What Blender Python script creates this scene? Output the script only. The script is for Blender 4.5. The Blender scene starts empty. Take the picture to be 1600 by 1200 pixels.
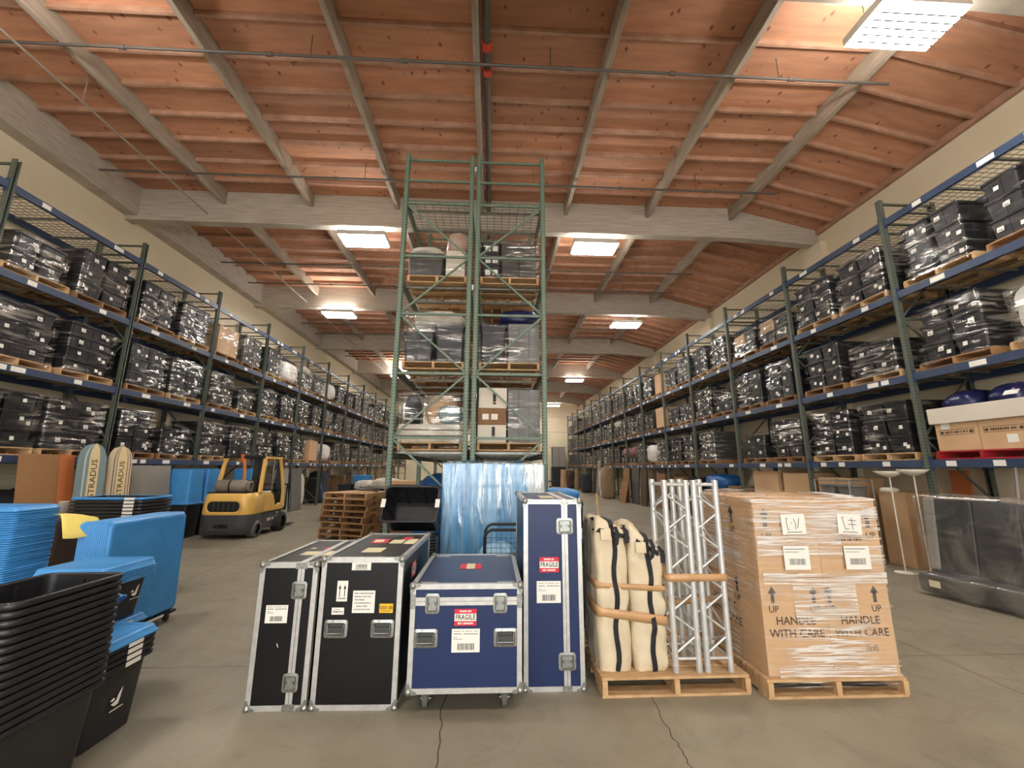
import bpy, math, random
from mathutils import Vector, Matrix, noise as mnoise
PI = math.pi
C = bpy.context.scene.collection
rnd = random.Random(7)

# ------------------------------------------------------------------ camera, world, sun-less daylight, exposure
sc = bpy.context.scene
sc.view_settings.view_transform = 'Standard'
sc.view_settings.look = 'None'
sc.view_settings.gamma = 1.0
sc.view_settings.use_curve_mapping = False
sc.view_settings.exposure = 0.36
sc.cycles.max_bounces = 10
sc.cycles.diffuse_bounces = 5
sc.cycles.glossy_bounces = 4
sc.cycles.transparent_max_bounces = 24
sc.cycles.sample_clamp_indirect = 6.0
sc.cycles.use_denoising = True
F_PX, YAW, PITCH, ROLL = 646.0, 0.0453, 0.2006, 0.0051
cam_d = bpy.data.cameras.new('camera')
cam = bpy.data.objects.new('camera', cam_d)
C.objects.link(cam)
cam_d.sensor_width = 36.0
cam_d.lens = F_PX / 1600.0 * 36.0
cam_d.clip_end = 200
cy_, sy_, cp_, sp_ = math.cos(YAW), math.sin(YAW), math.cos(PITCH), math.sin(PITCH)
fw = Vector((sy_ * cp_, cy_ * cp_, sp_))
rt = Vector((cy_, -sy_, 0))
up = rt.cross(fw)
r2 = rt * math.cos(ROLL) + up * math.sin(ROLL)
u2 = -rt * math.sin(ROLL) + up * math.cos(ROLL)
M = Matrix((r2, u2, -fw)).transposed().to_4x4()
M.translation = Vector((0, 0, 1.6))
cam.matrix_world = M
sc.camera = cam

LAMP = 82.0          # radiance of the LED fixtures' lenses
UPLIGHT = 56.0       # of glowing panels added on their tops to brighten the ceiling
DAY = 520.0          # watts of daylight through the dock door behind the camera
wd = bpy.data.worlds.new('world')
sc.world = wd
wd.use_nodes = True
wd.node_tree.nodes['Background'].inputs[0].default_value = (0.75, 0.87, 1.0, 1)
wd.node_tree.nodes['Background'].inputs[1].default_value = 1.0
ld = bpy.data.lights.new('dock_daylight', 'AREA')
ld.shape = 'RECTANGLE'
ld.size, ld.size_y = 9.0, 4.6
ld.energy = DAY
ld.color = (1.0, 0.96, 0.9)
lo = bpy.data.objects.new('dock_daylight', ld)
C.objects.link(lo)
lo.location = (0, -5.7, 2.5)
lo.rotation_euler = (math.radians(90), 0, 0)

# ------------------------------------------------------------------ helpers
def lin(c):
    if isinstance(c, str):
        c = [int(c[i:i + 2], 16) / 255 for i in (0, 2, 4)]
    return tuple((x / 12.92 if x <= 0.04045 else ((x + 0.055) / 1.055) ** 2.4) for x in c) + (1.0,)

MATS = {}
def mat(name, col, rough=0.5, metal=0.0, spec=0.5, col2=None, nscale=4.0, stretch=(1, 1, 1), detail=4, lo_=0.35, hi_=0.65,
        bump=0.0, bscale=30.0, coord='Object', emit=None, rnd_hue=0.0, coat=0.0):
    m = bpy.data.materials.new(name)
    m.use_nodes = True
    nt = m.node_tree
    b = nt.nodes['Principled BSDF']
    b.inputs['Roughness'].default_value = rough
    b.inputs['Metallic'].default_value = metal
    b.inputs['Specular IOR Level'].default_value = spec
    b.inputs['Base Color'].default_value = lin(col)
    if coat:
        b.inputs['Coat Weight'].default_value = coat
        b.inputs['Coat Roughness'].default_value = 0.2
    if emit:
        b.inputs['Emission Color'].default_value = emit[0]
        b.inputs['Emission Strength'].default_value = emit[1]
    tc = mp = None
    if col2 or bump:
        if coord == 'World':
            tc = nt.nodes.new('ShaderNodeNewGeometry'); src = tc.outputs['Position']
        else:
            tc = nt.nodes.new('ShaderNodeTexCoord'); src = tc.outputs[coord]
        mp = nt.nodes.new('ShaderNodeMapping')
        mp.inputs['Scale'].default_value = stretch
        nt.links.new(src, mp.inputs[0])
    if col2:
        n = nt.nodes.new('ShaderNodeTexNoise')
        n.inputs['Scale'].default_value = nscale
        n.inputs['Detail'].default_value = detail
        nt.links.new(mp.outputs[0], n.inputs['Vector'])
        r = nt.nodes.new('ShaderNodeValToRGB')
        r.color_ramp.elements[0].position = lo_
        r.color_ramp.elements[1].position = hi_
        r.color_ramp.elements[0].color = lin(col)
        r.color_ramp.elements[1].color = lin(col2)
        nt.links.new(n.outputs[0], r.inputs[0])
        out = r.outputs[0]
        if rnd_hue:
            oi = nt.nodes.new('ShaderNodeObjectInfo')
            hs = nt.nodes.new('ShaderNodeHueSaturation')
            ma = nt.nodes.new('ShaderNodeMath'); ma.operation = 'MULTIPLY_ADD'
            ma.inputs[1].default_value = rnd_hue * 2; ma.inputs[2].default_value = 1 - rnd_hue
            nt.links.new(oi.outputs['Random'], ma.inputs[0])
            nt.links.new(ma.outputs[0], hs.inputs['Value'])
            nt.links.new(out, hs.inputs['Color'])
            out = hs.outputs[0]
        nt.links.new(out, b.inputs['Base Color'])
    if bump:
        n2 = nt.nodes.new('ShaderNodeTexNoise')
        n2.inputs['Scale'].default_value = bscale
        n2.inputs['Detail'].default_value = 3
        nt.links.new(mp.outputs[0], n2.inputs['Vector'])
        bp = nt.nodes.new('ShaderNodeBump')
        bp.inputs['Strength'].default_value = bump
        bp.inputs['Distance'].default_value = 0.02
        nt.links.new(n2.outputs[0], bp.inputs['Height'])
        nt.links.new(bp.outputs[0], b.inputs['Normal'])
    MATS[name] = m
    return m

def film_mat(name, base, fold, tint=(1, 1, 1), stretch=(2.0, 2.0, 9.0), scale=2.2, rough=0.14, lo_=0.5, hi_=0.72, bump=0.55, gcol=(0.92, 0.9, 0.86), glint_white=0.0, detail=5, clump=0.0):
    """clear stretch film: mostly transparent, glossier along its folds, with white lamp glints painted in"""
    m = bpy.data.materials.new(name)
    m.use_nodes = True
    nt = m.node_tree
    for n in list(nt.nodes):
        nt.nodes.remove(n)
    N = nt.nodes.new
    out = N('ShaderNodeOutputMaterial')
    g = N('ShaderNodeNewGeometry')
    mp = N('ShaderNodeMapping'); mp.inputs['Scale'].default_value = stretch
    mp.inputs['Rotation'].default_value = (0.10, 0.07, 0)
    nt.links.new(g.outputs['Position'], mp.inputs[0])
    n = N('ShaderNodeTexNoise'); n.inputs['Scale'].default_value = scale; n.inputs['Detail'].default_value = detail; n.inputs['Distortion'].default_value = 0.8
    nt.links.new(mp.outputs[0], n.inputs['Vector'])
    r = N('ShaderNodeMapRange'); r.inputs['From Min'].default_value = lo_; r.inputs['From Max'].default_value = hi_
    r.inputs['To Min'].default_value = base; r.inputs['To Max'].default_value = fold
    nt.links.new(n.outputs[0], r.inputs[0])
    if clump:
        nb = N('ShaderNodeTexNoise'); nb.inputs['Scale'].default_value = clump; nb.inputs['Detail'].default_value = 2
        nt.links.new(g.outputs['Position'], nb.inputs['Vector'])
        rb = N('ShaderNodeMapRange'); rb.inputs['From Min'].default_value = 0.42; rb.inputs['From Max'].default_value = 0.62
        rb.inputs['To Min'].default_value = 0.12; rb.inputs['To Max'].default_value = 1.0
        nt.links.new(nb.outputs[0], rb.inputs[0])
        mm = N('ShaderNodeMath'); mm.operation = 'MULTIPLY'
        nt.links.new(r.outputs[0], mm.inputs[0]); nt.links.new(rb.outputs[0], mm.inputs[1])
        r = mm
    bp = N('ShaderNodeBump'); bp.inputs['Strength'].default_value = bump; bp.inputs['Distance'].default_value = 0.06
    nt.links.new(n.outputs[0], bp.inputs['Height'])
    tr = N('ShaderNodeBsdfTransparent'); tr.inputs[0].default_value = (*tint, 1)
    gl = N('ShaderNodeBsdfGlossy'); gl.inputs['Roughness'].default_value = rough; gl.inputs[0].default_value = (*gcol, 1)
    nt.links.new(bp.outputs[0], gl.inputs['Normal'])
    mx = N('ShaderNodeMixShader')
    nt.links.new(r.outputs[0], mx.inputs[0]); nt.links.new(tr.outputs[0], mx.inputs[1]); nt.links.new(gl.outputs[0], mx.inputs[2])
    if glint_white:
        df = N('ShaderNodeBsdfDiffuse'); df.inputs[0].default_value = (0.9, 0.88, 0.84, 1)  # diffuse white stands in for lamp reflections along the folds
        m2 = N('ShaderNodeMixShader'); m2.inputs[0].default_value = glint_white
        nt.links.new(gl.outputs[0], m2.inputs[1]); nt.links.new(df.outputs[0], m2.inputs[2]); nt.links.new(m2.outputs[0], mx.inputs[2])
    nt.links.new(mx.outputs[0], out.inputs[0])
    MATS[name] = m
    return m

class MB:
    """collects shapes into one mesh"""
    def __init__(s):
        s.v, s.f, s.mi, s.sm = [], [], [], []
        s.cur = 0
        s.smooth = False
        s.T = None
    def add(s, vs, fs, smooth=None):
        o = len(s.v)
        if s.T is not None:
            vs = [tuple(s.T @ Vector(p)) for p in vs]
        s.v += [tuple(p) for p in vs]
        for f in fs:
            s.f.append([i + o for i in f]); s.mi.append(s.cur); s.sm.append(s.smooth if smooth is None else smooth)
        return s
    def box(s, x0, x1, y0, y1, z0, z1):
        return s.add([(x0, y0, z0), (x1, y0, z0), (x1, y1, z0), (x0, y1, z0), (x0, y0, z1), (x1, y0, z1), (x1, y1, z1), (x0, y1, z1)],
                     [(0, 3, 2, 1), (4, 5, 6, 7), (0, 1, 5, 4), (1, 2, 6, 5), (2, 3, 7, 6), (3, 0, 4, 7)], False)
    def hexa(s, p):
        return s.add(p, [(0, 3, 2, 1), (4, 5, 6, 7), (0, 1, 5, 4), (1, 2, 6, 5), (2, 3, 7, 6), (3, 0, 4, 7)], False)
    def bar(s, p0, p1, w, h, upv=(0, 0, 1)):
        """rectangular bar from p0 to p1; w along the sideways axis, h along up"""
        p0, p1 = Vector(p0), Vector(p1)
        d = (p1 - p0).normalized()
        u = Vector(upv)
        if abs(d.dot(u)) > 0.98:
            u = Vector((0, 1, 0))
        x = d.cross(u).normalized(); u = x.cross(d).normalized()
        a, b = x * w / 2, u * h / 2
        P = [p0 - a - b, p0 + a - b, p0 + a + b, p0 - a + b, p1 - a - b, p1 + a - b, p1 + a + b, p1 - a + b]
        return s.add(P, [(0, 3, 2, 1), (4, 5, 6, 7), (0, 1, 5, 4), (1, 2, 6, 5), (2, 3, 7, 6), (3, 0, 4, 7)], False)
    def cyl(s, p0, p1, r, n=12, r1=None, caps=True, smooth=True):
        p0, p1 = Vector(p0), Vector(p1)
        d = (p1 - p0).normalized()
        x = d.orthogonal().normalized(); y = d.cross(x)
        r1 = r if r1 is None else r1
        vs = []
        for p, rr in ((p0, r), (p1, r1)):
            for k in range(n):
                a = 2 * PI * k / n
                vs.append(p + x * math.cos(a) * rr + y * math.sin(a) * rr)
        s.add(vs, [(k, (k + 1) % n, n + (k + 1) % n, n + k) for k in range(n)], smooth)
        if caps:
            s.add(vs, [tuple(range(n - 1, -1, -1)), tuple(range(n, 2 * n))], False)
        return s
    def tube(s, pts, r, n=8, close=False):
        pts = [Vector(p) for p in pts]
        rings = []
        prev = None
        for i, p in enumerate(pts):
            a = pts[i - 1] if (i > 0 or close) else p
            b = pts[(i + 1) % len(pts)] if (i < len(pts) - 1 or close) else p
            d = (b - a).normalized()
            x = d.orthogonal().normalized() if prev is None else (prev - d * prev.dot(d)).normalized()
            prev = x
            y = d.cross(x)
            rr = r[i] if isinstance(r, (list, tuple)) else r
            rings.append([p + x * math.cos(2 * PI * k / n) * rr + y * math.sin(2 * PI * k / n) * rr for k in range(n)])
        return s.loft(rings, True, not close, close)
    def loft(s, rings, smooth=True, caps=True, loop=False):
        n = len(rings[0]); m = len(rings)
        vs = [p for r in rings for p in r]
        fs = []
        for i in range(m if loop else m - 1):
            j = (i + 1) % m
            for k in range(n):
                fs.append((i * n + k, i * n + (k + 1) % n, j * n + (k + 1) % n, j * n + k))
        s.add(vs, fs, smooth)
        if caps:
            s.add(rings[0], [tuple(range(n - 1, -1, -1))], False)
            s.add(rings[-1], [tuple(range(n))], False)
        return s
    def lathe(s, prof, n=16, c=(0, 0, 0), caps=False):
        return s.loft([[(c[0] + r * math.cos(2 * PI * k / n), c[1] + r * math.sin(2 * PI * k / n), c[2] + z) for k in range(n)] for r, z in prof], True, caps)
    def sphere(s, c, r, n=10, m=6, sc3=(1, 1, 1)):
        return s.loft([[(c[0] + sc3[0] * r * math.sin(t) * math.cos(2 * PI * k / n), c[1] + sc3[1] * r * math.sin(t) * math.sin(2 * PI * k / n), c[2] - sc3[2] * r * math.cos(t))
                        for k in range(n)] for t in [PI * (0.02 + 0.96 * i / m) for i in range(m + 1)]], True, True)
    def prism(s, poly, axis, a, b):
        """extrude a 2-D polygon along axis 0/1/2 from a to b"""
        def put(p, q):
            return (q, p[0], p[1]) if axis == 0 else ((p[0], q, p[1]) if axis == 1 else (p[0], p[1], q))
        n = len(poly)
        vs = [put(p, a) for p in poly] + [put(p, b) for p in poly]
        return s.add(vs, [tuple(range(n)), tuple(range(2 * n - 1, n - 1, -1))] + [(k, n + k, n + (k + 1) % n, (k + 1) % n) for k in range(n)], False)
    def mesh(s, me, Mx, slot=None):
        o = len(s.v)
        s.v += [tuple(Mx @ v.co) for v in me.vertices]
        for p in me.polygons:
            s.f.append([i + o for i in p.vertices]); s.mi.append(p.material_index if slot is None else slot); s.sm.append(p.use_smooth)
        return s
    def data(s, name, mats):
        me = bpy.data.meshes.new(name)
        me.from_pydata(s.v, [], s.f)
        for m in (mats if isinstance(mats, (list, tuple)) else [mats]):
            me.materials.append(MATS[m] if isinstance(m, str) else m)
        me.polygons.foreach_set('material_index', s.mi)
        me.polygons.foreach_set('use_smooth', s.sm)
        me.validate()
        me.update()
        return me
    def build(s, name, mats, parent=None, loc=(0, 0, 0), rot=(0, 0, 0), bevel=0.0, seg=2):
        o = put(name, s.data(name, mats), parent, loc, rot)
        if bevel:
            md = o.modifiers.new('bevel', 'BEVEL'); md.width = bevel; md.segments = seg; md.limit_method = 'ANGLE'; md.angle_limit = 0.7
        return o

def put(name, me, parent=None, loc=(0, 0, 0), rot=(0, 0, 0)):
    o = bpy.data.objects.new(name, me)
    C.objects.link(o)
    o.location = loc; o.rotation_euler = rot
    if parent is not None:
        o.parent = parent
    return o
def empty(name, loc=(0, 0, 0), rz=0.0, rot=None):
    o = bpy.data.objects.new(name, None)
    C.objects.link(o)
    o.empty_display_size = 0.1
    o.location = loc
    o.rotation_euler = rot if rot else (0, 0, rz)
    return o
def tag(o, label, cat, group=None, kind=None):
    if label: o['label'] = label
    if cat: o['category'] = cat
    if group: o['group'] = group
    if kind: o['kind'] = kind
    return o
KIDS = {}
def dup(o, loc=None, rot=None, parent=None):
    """a thing with copies of its parts and sub-parts"""
    c = o.copy(); C.objects.link(c)
    if loc is not None: c.location = loc
    if rot is not None: c.rotation_euler = rot
    if parent is not None: c.parent = parent
    for ch in list(o.children):
        dup(ch, parent=c)
    return c
def rrect(w, d, r, n=4, cx=0.0, cy=0.0):
    """rounded rectangle outline, counter-clockwise"""
    P = []
    for (sx, sy, a0) in ((1, -1, -PI / 2), (1, 1, 0), (-1, 1, PI / 2), (-1, -1, PI)):
        for k in range(n + 1):
            a = a0 + PI / 2 * k / n
            P.append((cx + sx * (w / 2 - r) + r * math.cos(a), cy + sy * (d / 2 - r) + r * math.sin(a)))
    return P
def text_mesh(txt, size, material, bold=0.0, align='CENTER', space=1.0):
    cu = bpy.data.curves.new('lettering', 'FONT')
    cu.body = txt; cu.size = size; cu.align_x = align; cu.align_y = 'CENTER'; cu.offset = bold; cu.resolution_u = 2; cu.space_character = space
    o = bpy.data.objects.new('lettering', cu)
    C.objects.link(o)
    bpy.context.view_layer.update()
    me = bpy.data.meshes.new_from_object(o.evaluated_get(bpy.context.evaluated_depsgraph_get()))
    bpy.data.objects.remove(o)
    bpy.data.curves.remove(cu)
    me.materials.clear(); me.materials.append(MATS[material])
    return me
def text(txt, size, material, parent, loc, rot=(PI / 2, 0, 0), bold=0.0, name='lettering', space=1.0, sx=1.0):
    o = put(name, text_mesh(txt, size, material, bold, space=space), parent, loc, rot)
    o.scale = (sx, 1, 1)
    return o
ORD = ['first', 'second', 'third', 'fourth', 'fifth', 'sixth', 'seventh', 'eighth', 'ninth', 'tenth', 'eleventh', 'twelfth', 'thirteenth', 'fourteenth', 'fifteenth',
       'sixteenth', 'seventeenth', 'eighteenth', 'nineteenth', 'twentieth']
ORD += [a + '-' + b for a in ('twenty', 'thirty') for b in ORD[:9]]
ORD.insert(29, 'thirtieth')

# ------------------------------------------------------------------ materials
mat('concrete', '7f7869', 0.42, spec=0.4, col2='918b79', nscale=0.9, detail=8, lo_=0.3, hi_=0.7, bump=0.12, bscale=9, coord='World')
mat('wall_paint', 'eaddc1', 0.85, col2='e2d4b6', nscale=0.6, coord='World')
mat('roof_ply', 'b07e64', 0.75, col2='cf9775', nscale=3.0, stretch=(0.5, 3, 1), lo_=0.25, hi_=0.75, coord='World', rnd_hue=0.2)
mat('joist_wood', 'b9927a', 0.75, col2='a57d66', nscale=4, coord='World')
mat('beam_wood', 'aca294', 0.8, col2='c2b9ab', nscale=3.0, stretch=(0.6, 1, 9), coord='World', bump=0.2, bscale=8)
mat('purlin_wood', '97897a', 0.8, col2='ab9e8e', nscale=4.0, stretch=(3, 0.5, 3), coord='World')
mat('pipe_grey', '5b5550', 0.5)
mat('pipe_red', 'c2472f', 0.5)
mat('pipe_light', '9c9386', 0.5)
mat('lamp_frame', 'd8d4c8', 0.5)
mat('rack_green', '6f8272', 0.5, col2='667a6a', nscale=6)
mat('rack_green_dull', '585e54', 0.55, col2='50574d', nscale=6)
mat('rack_blue', '2d3c57', 0.45, col2='33435f', nscale=5)
mat('rack_dark', '3c4043', 0.5)
mat('galvanised', '9b9c95', 0.4, metal=0.6, col2='86877f', nscale=12)
mat('wire', '8d8d84', 0.45, metal=0.5)
mat('black_plastic', '1c1c1f', 0.38, spec=0.5, col2='242428', nscale=9, bump=0.05, bscale=60)
mat('tote_grey', '4a4846', 0.5)
mat('grey_panel', '6f6f6c', 0.55)
mat('blue_plastic', '4595d8', 0.42, col2='3f8bcc', nscale=5)
mat('blue_dark', '1f5a9b', 0.45)
mat('navy_bag', '262a5c', 0.3, col2='1d2149', nscale=6)
mat('label_white', 'e9e6dd', 0.6)
mat('label_cream', 'ddd3ae', 0.6)
mat('label_yellow', 'e9b52a', 0.6)
mat('label_red', 'd0203a', 0.55)
mat('ink', '1b1b1c', 0.6)
mat('ink_grey', '6e6c69', 0.6)
mat('ink_brown', '4a3a2e', 0.7)
mat('ink_box', '55504c', 0.7)
mat('pallet_wood', 'c9a97c', 0.8, col2='b48f66', nscale=4.0, stretch=(2, 9, 2), coord='World', bump=0.2, bscale=14)
mat('pallet_old', '8f6b48', 0.85, col2='a67d54', nscale=4.0, stretch=(2, 8, 2), coord='World', rnd_hue=0.12)
mat('pallet_red', 'a5222b', 0.5)
mat('cardboard', 'c29f79', 0.75, col2='caa781', nscale=2.0, bump=0.05, bscale=8)
mat('cardboard_dark', '8e6a49', 0.8, col2='7f5e41', nscale=3.0)
mat('carton_white', 'd8cfc0', 0.7)
mat('aluminium', 'd2d2ce', 0.34, metal=0.55, col2='c2c2bf', nscale=20)
mat('chrome', 'a6a8a3', 0.34, metal=0.8, col2='8c8e8a', nscale=60)
mat('steel_dark', '4d4f4e', 0.4, metal=0.6)
mat('latch_dark', '6c706c', 0.35, metal=0.8)
mat('laminate_navy', '1e2d55', 0.36, col2='22315a', nscale=3, spec=0.35)
mat('laminate_black', '0d0d0f', 0.34, col2='121214', nscale=3, spec=0.35)
mat('rubber', '2b2a29', 0.8)
mat('rubber_grey', '5f5d59', 0.7)
mat('canvas', 'd8cbb0', 0.85, col2='cdbe9f', nscale=5, bump=0.3, bscale=10)
mat('webbing', '1d1c22', 0.8)
mat('tape_tan', 'b98f63', 0.3, col2='c59c70', nscale=8, spec=0.6)
mat('truss_metal', 'dfe1e1', 0.3, metal=0.5, col2='cfd1d0', nscale=14)
mat('fork_yellow', 'ecc067', 0.4, col2='e7b95d', nscale=4, coat=0.3)
mat('fork_charcoal', '47474a', 0.55)
mat('fork_black', '17171a', 0.45)
mat('lpg_grey', '8e877b', 0.45, col2='817a6e', nscale=8)
mat('strap_orange', 'd0662d', 0.6)
mat('board_orange', 'b5683a', 0.55)
mat('board_tan', '9a7148', 0.6, col2='926a43', nscale=2)
mat('board_cream', 'e6cf9d', 0.45)
mat('board_teal', '7b9296', 0.45)
mat('board_wood', 'd6c0a2', 0.45)
mat('board_stripe', '55504c', 0.45)
mat('grey_board', '8b867e', 0.6)
mat('white_plastic', 'd9d6d0', 0.5)
mat('cloth_white', 'd2ccc0', 0.8, col2='bfb8aa', nscale=6)
mat('cloth_yellow', 'e4cf6e', 0.8)
mat('cloth_pink', '8e4a50', 0.8)
mat('lamp_shade', 'e6e0cf', 0.4)
mat('mattress_blue', '6fb0dc', 0.35, col2='a9d0ea', nscale=2.0, stretch=(3.5, 1, 0.3), lo_=0.42, hi_=0.6, coord='World', bump=0.5, bscale=3.0)
mat('mattress_white', 'e2dfd6', 0.6)
mat('dark_fabric', '2a2b30', 0.8)
mat('sofa_black', '29292b', 0.5, col2='3a3937', nscale=2.5, stretch=(1, 5, 0.6), coord='World')
mat('wood_brown', '8b5f3c', 0.6, col2='7a5233', nscale=3, stretch=(4, 4, 0.6))
mat('rug_tan', '8f7a5e', 0.9, col2='7f6b51', nscale=9)
mat('rug_grey', '5b5a57', 0.9, col2='6a6966', nscale=9)
mat('dark_wood', '45342a', 0.6)
mat('lens', 'ffffff', 0.5, emit=((1.0, 0.972, 0.915, 1), LAMP))
mat('uplight_glow', 'ffffff', 0.5, emit=((1.0, 0.972, 0.915, 1), UPLIGHT))
film_mat('film', 0.03, 0.85, stretch=(1.1, 1.1, 7.5), scale=1.9, lo_=0.48, hi_=0.68, rough=0.15, bump=0.6, glint_white=0.22, detail=2.5, clump=1.1)
film_mat('film_soft', 0.10, 0.5, stretch=(1.5, 1.0, 0.8), scale=2.2, lo_=0.42, hi_=0.7, rough=0.2, detail=3, glint_white=0.15)
film_mat('film_front', 0.02, 0.85, stretch=(0.9, 0.9, 28), scale=2.2, lo_=0.48, hi_=0.57, rough=0.3, bump=0.5, clump=1.6, gcol=(0.97, 0.96, 0.95), glint_white=0.7)
film_mat('film_glints', 0.03, 0.85, stretch=(0.9, 0.9, 30), scale=2.6, lo_=0.43, hi_=0.60, rough=0.3, bump=0.5, gcol=(0.97, 0.96, 0.95), glint_white=0.7)  # dense folds with white highlight streaks painted in
film_mat('film_blue', 0.12, 0.5, tint=(0.8, 0.92, 1.0), stretch=(7, 2, 0.7), scale=1.6, lo_=0.5, hi_=0.68, rough=0.2)
film_mat('film_thick', 0.25, 0.6, stretch=(2, 2, 2), scale=2.5)

# rust-red knots in the roof plywood, teardrop holes in the green posts
def knots(m):
    nt = m.node_tree; b = nt.nodes['Principled BSDF']
    src = b.inputs['Base Color'].links[0].from_socket
    g = nt.nodes.new('ShaderNodeNewGeometry')
    mp = nt.nodes.new('ShaderNodeMapping'); mp.inputs['Scale'].default_value = (5.2, 3.6, 0.01)
    nt.links.new(g.outputs['Position'], mp.inputs[0])
    v = nt.nodes.new('ShaderNodeTexVoronoi'); v.inputs['Scale'].default_value = 1.0
    nt.links.new(mp.outputs[0], v.inputs['Vector'])
    r = nt.nodes.new('ShaderNodeMapRange'); r.inputs['From Min'].default_value = 0.08; r.inputs['From Max'].default_value = 0.18
    r.inputs['To Min'].default_value = 0.75; r.inputs['To Max'].default_value = 0.0
    nt.links.new(v.outputs['Distance'], r.inputs[0])
    mx = nt.nodes.new('ShaderNodeMix'); mx.data_type = 'RGBA'
    mx.inputs[7].default_value = lin('5c3320')
    nt.links.new(r.outputs[0], mx.inputs[0]); nt.links.new(src, mx.inputs[6])
    nt.links.new(mx.outputs[2], b.inputs['Base Color'])
knots(MATS['roof_ply'])
def holes(m):
    nt = m.node_tree; b = nt.nodes['Principled BSDF']
    src = b.inputs['Base Color'].links[0].from_socket
    tc = nt.nodes.new('ShaderNodeTexCoord')
    sx = nt.nodes.new('ShaderNodeSeparateXYZ'); nt.links.new(tc.outputs['Object'], sx.inputs[0])
    def mth(op, a, bb):
        n = nt.nodes.new('ShaderNodeMath'); n.operation = op
        for i, q in enumerate((a, bb)):
            if hasattr(q, 'links'): nt.links.new(q, n.inputs[i])
            elif q is not None: n.inputs[i].default_value = q
        return n.outputs[0]
    fz = mth('FRACT', mth('MULTIPLY', sx.outputs[2], 19.7), None)
    inz = mth('LESS_THAN', fz, 0.42)
    dx = mth('ABSOLUTE', mth('SUBTRACT', mth('ABSOLUTE', sx.outputs[0], None), 0.026), None)
    dy = mth('ABSOLUTE', mth('SUBTRACT', mth('ABSOLUTE', sx.outputs[1], None), 0.026), None)
    on = mth('MULTIPLY', inz, mth('LESS_THAN', mth('MINIMUM', dx, dy), 0.007))
    mx = nt.nodes.new('ShaderNodeMix'); mx.data_type = 'RGBA'
    mx.inputs[7].default_value = lin('262b28')
    nt.links.new(on, mx.inputs[0]); nt.links.new(src, mx.inputs[6])
    nt.links.new(mx.outputs[2], b.inputs['Base Color'])
holes(MATS['rack_green']); holes(MATS['rack_green_dull'])
def floor_marks(m):
    """dusty scuffs and hairline cracks of the slab"""
    nt = m.node_tree; b = nt.nodes['Principled BSDF']
    src = b.inputs['Base Color'].links[0].from_socket
    g = nt.nodes.new('ShaderNodeNewGeometry')
    n = nt.nodes.new('ShaderNodeTexNoise'); n.inputs['Scale'].default_value = 2.6; n.inputs['Detail'].default_value = 9; n.inputs['Roughness'].default_value = 0.7
    n.inputs['Distortion'].default_value = 1.2
    nt.links.new(g.outputs['Position'], n.inputs['Vector'])
    r = nt.nodes.new('ShaderNodeMapRange'); r.inputs['From Min'].default_value = 0.5; r.inputs['From Max'].default_value = 0.78
    r.inputs['To Min'].default_value = 0.0; r.inputs['To Max'].default_value = 0.55
    nt.links.new(n.outputs[0], r.inputs[0])
    mx = nt.nodes.new('ShaderNodeMix'); mx.data_type = 'RGBA'; mx.inputs[7].default_value = lin('655e50')
    nt.links.new(r.outputs[0], mx.inputs[0]); nt.links.new(src, mx.inputs[6])
    nt.links.new(mx.outputs[2], b.inputs['Base Color'])
    r2_ = nt.nodes.new('ShaderNodeMapRange'); r2_.inputs['To Min'].default_value = 0.34; r2_.inputs['To Max'].default_value = 0.6
    nt.links.new(n.outputs[0], r2_.inputs[0]); nt.links.new(r2_.outputs[0], b.inputs['Roughness'])
floor_marks(MATS['concrete'])

# ------------------------------------------------------------------ the hall
XL, XR, YF, YB = -8.6, 8.05, 38.6, -6.0
def structure(name, mb, m, parent=None, **k):
    o = mb.build(name, m, parent, **k)
    if parent is None: o['kind'] = 'structure'
    return o
# floor: slabs with recessed joints
fl = structure('floor', MB().box(XL, XR, YB, YF, -0.2, -0.012), 'concrete')
xs = [XL, -4.4, 3.9, XR]
ys = [YB, -1.5, 3.87, 9.0, 17, 23, 29, YF]
for i in range(len(xs) - 1):
    for j in range(len(ys) - 1):
        g = 0.004
        MB().box(xs[i] + g, xs[i + 1] - g, ys[j] + g, ys[j + 1] - g, -0.012, 0.0).build('slab', 'concrete', fl)
mat('crack_dark', '4d4438', 0.9)
def crack(pts, w=0.006):
    b = MB(); r = random.Random(3)
    P = []
    for (x0, y0), (x1, y1) in zip(pts, pts[1:]):
        for k in range(8):
            t = k / 8
            P.append((x0 + (x1 - x0) * t + r.uniform(-.012, .012), y0 + (y1 - y0) * t))
    P.append(pts[-1])
    for (x0, y0), (x1, y1) in zip(P, P[1:]):
        b.add([(x0 - w / 2, y0, 0.0012), (x0 + w / 2, y0, 0.0012), (x1 + w / 2, y1, 0.0012), (x1 - w / 2, y1, 0.0012)], [(0, 1, 2, 3)])
    b.build('crack', 'crack_dark', fl)
crack([(-0.24, 4.6), (-0.32, 3.2), (-0.27, 2.5), (-0.25, 1.8)], 0.009)
crack([(1.17, 3.4), (1.12, 2.86), (1.11, 2.58), (1.2, 1.9)], 0.007)
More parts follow.
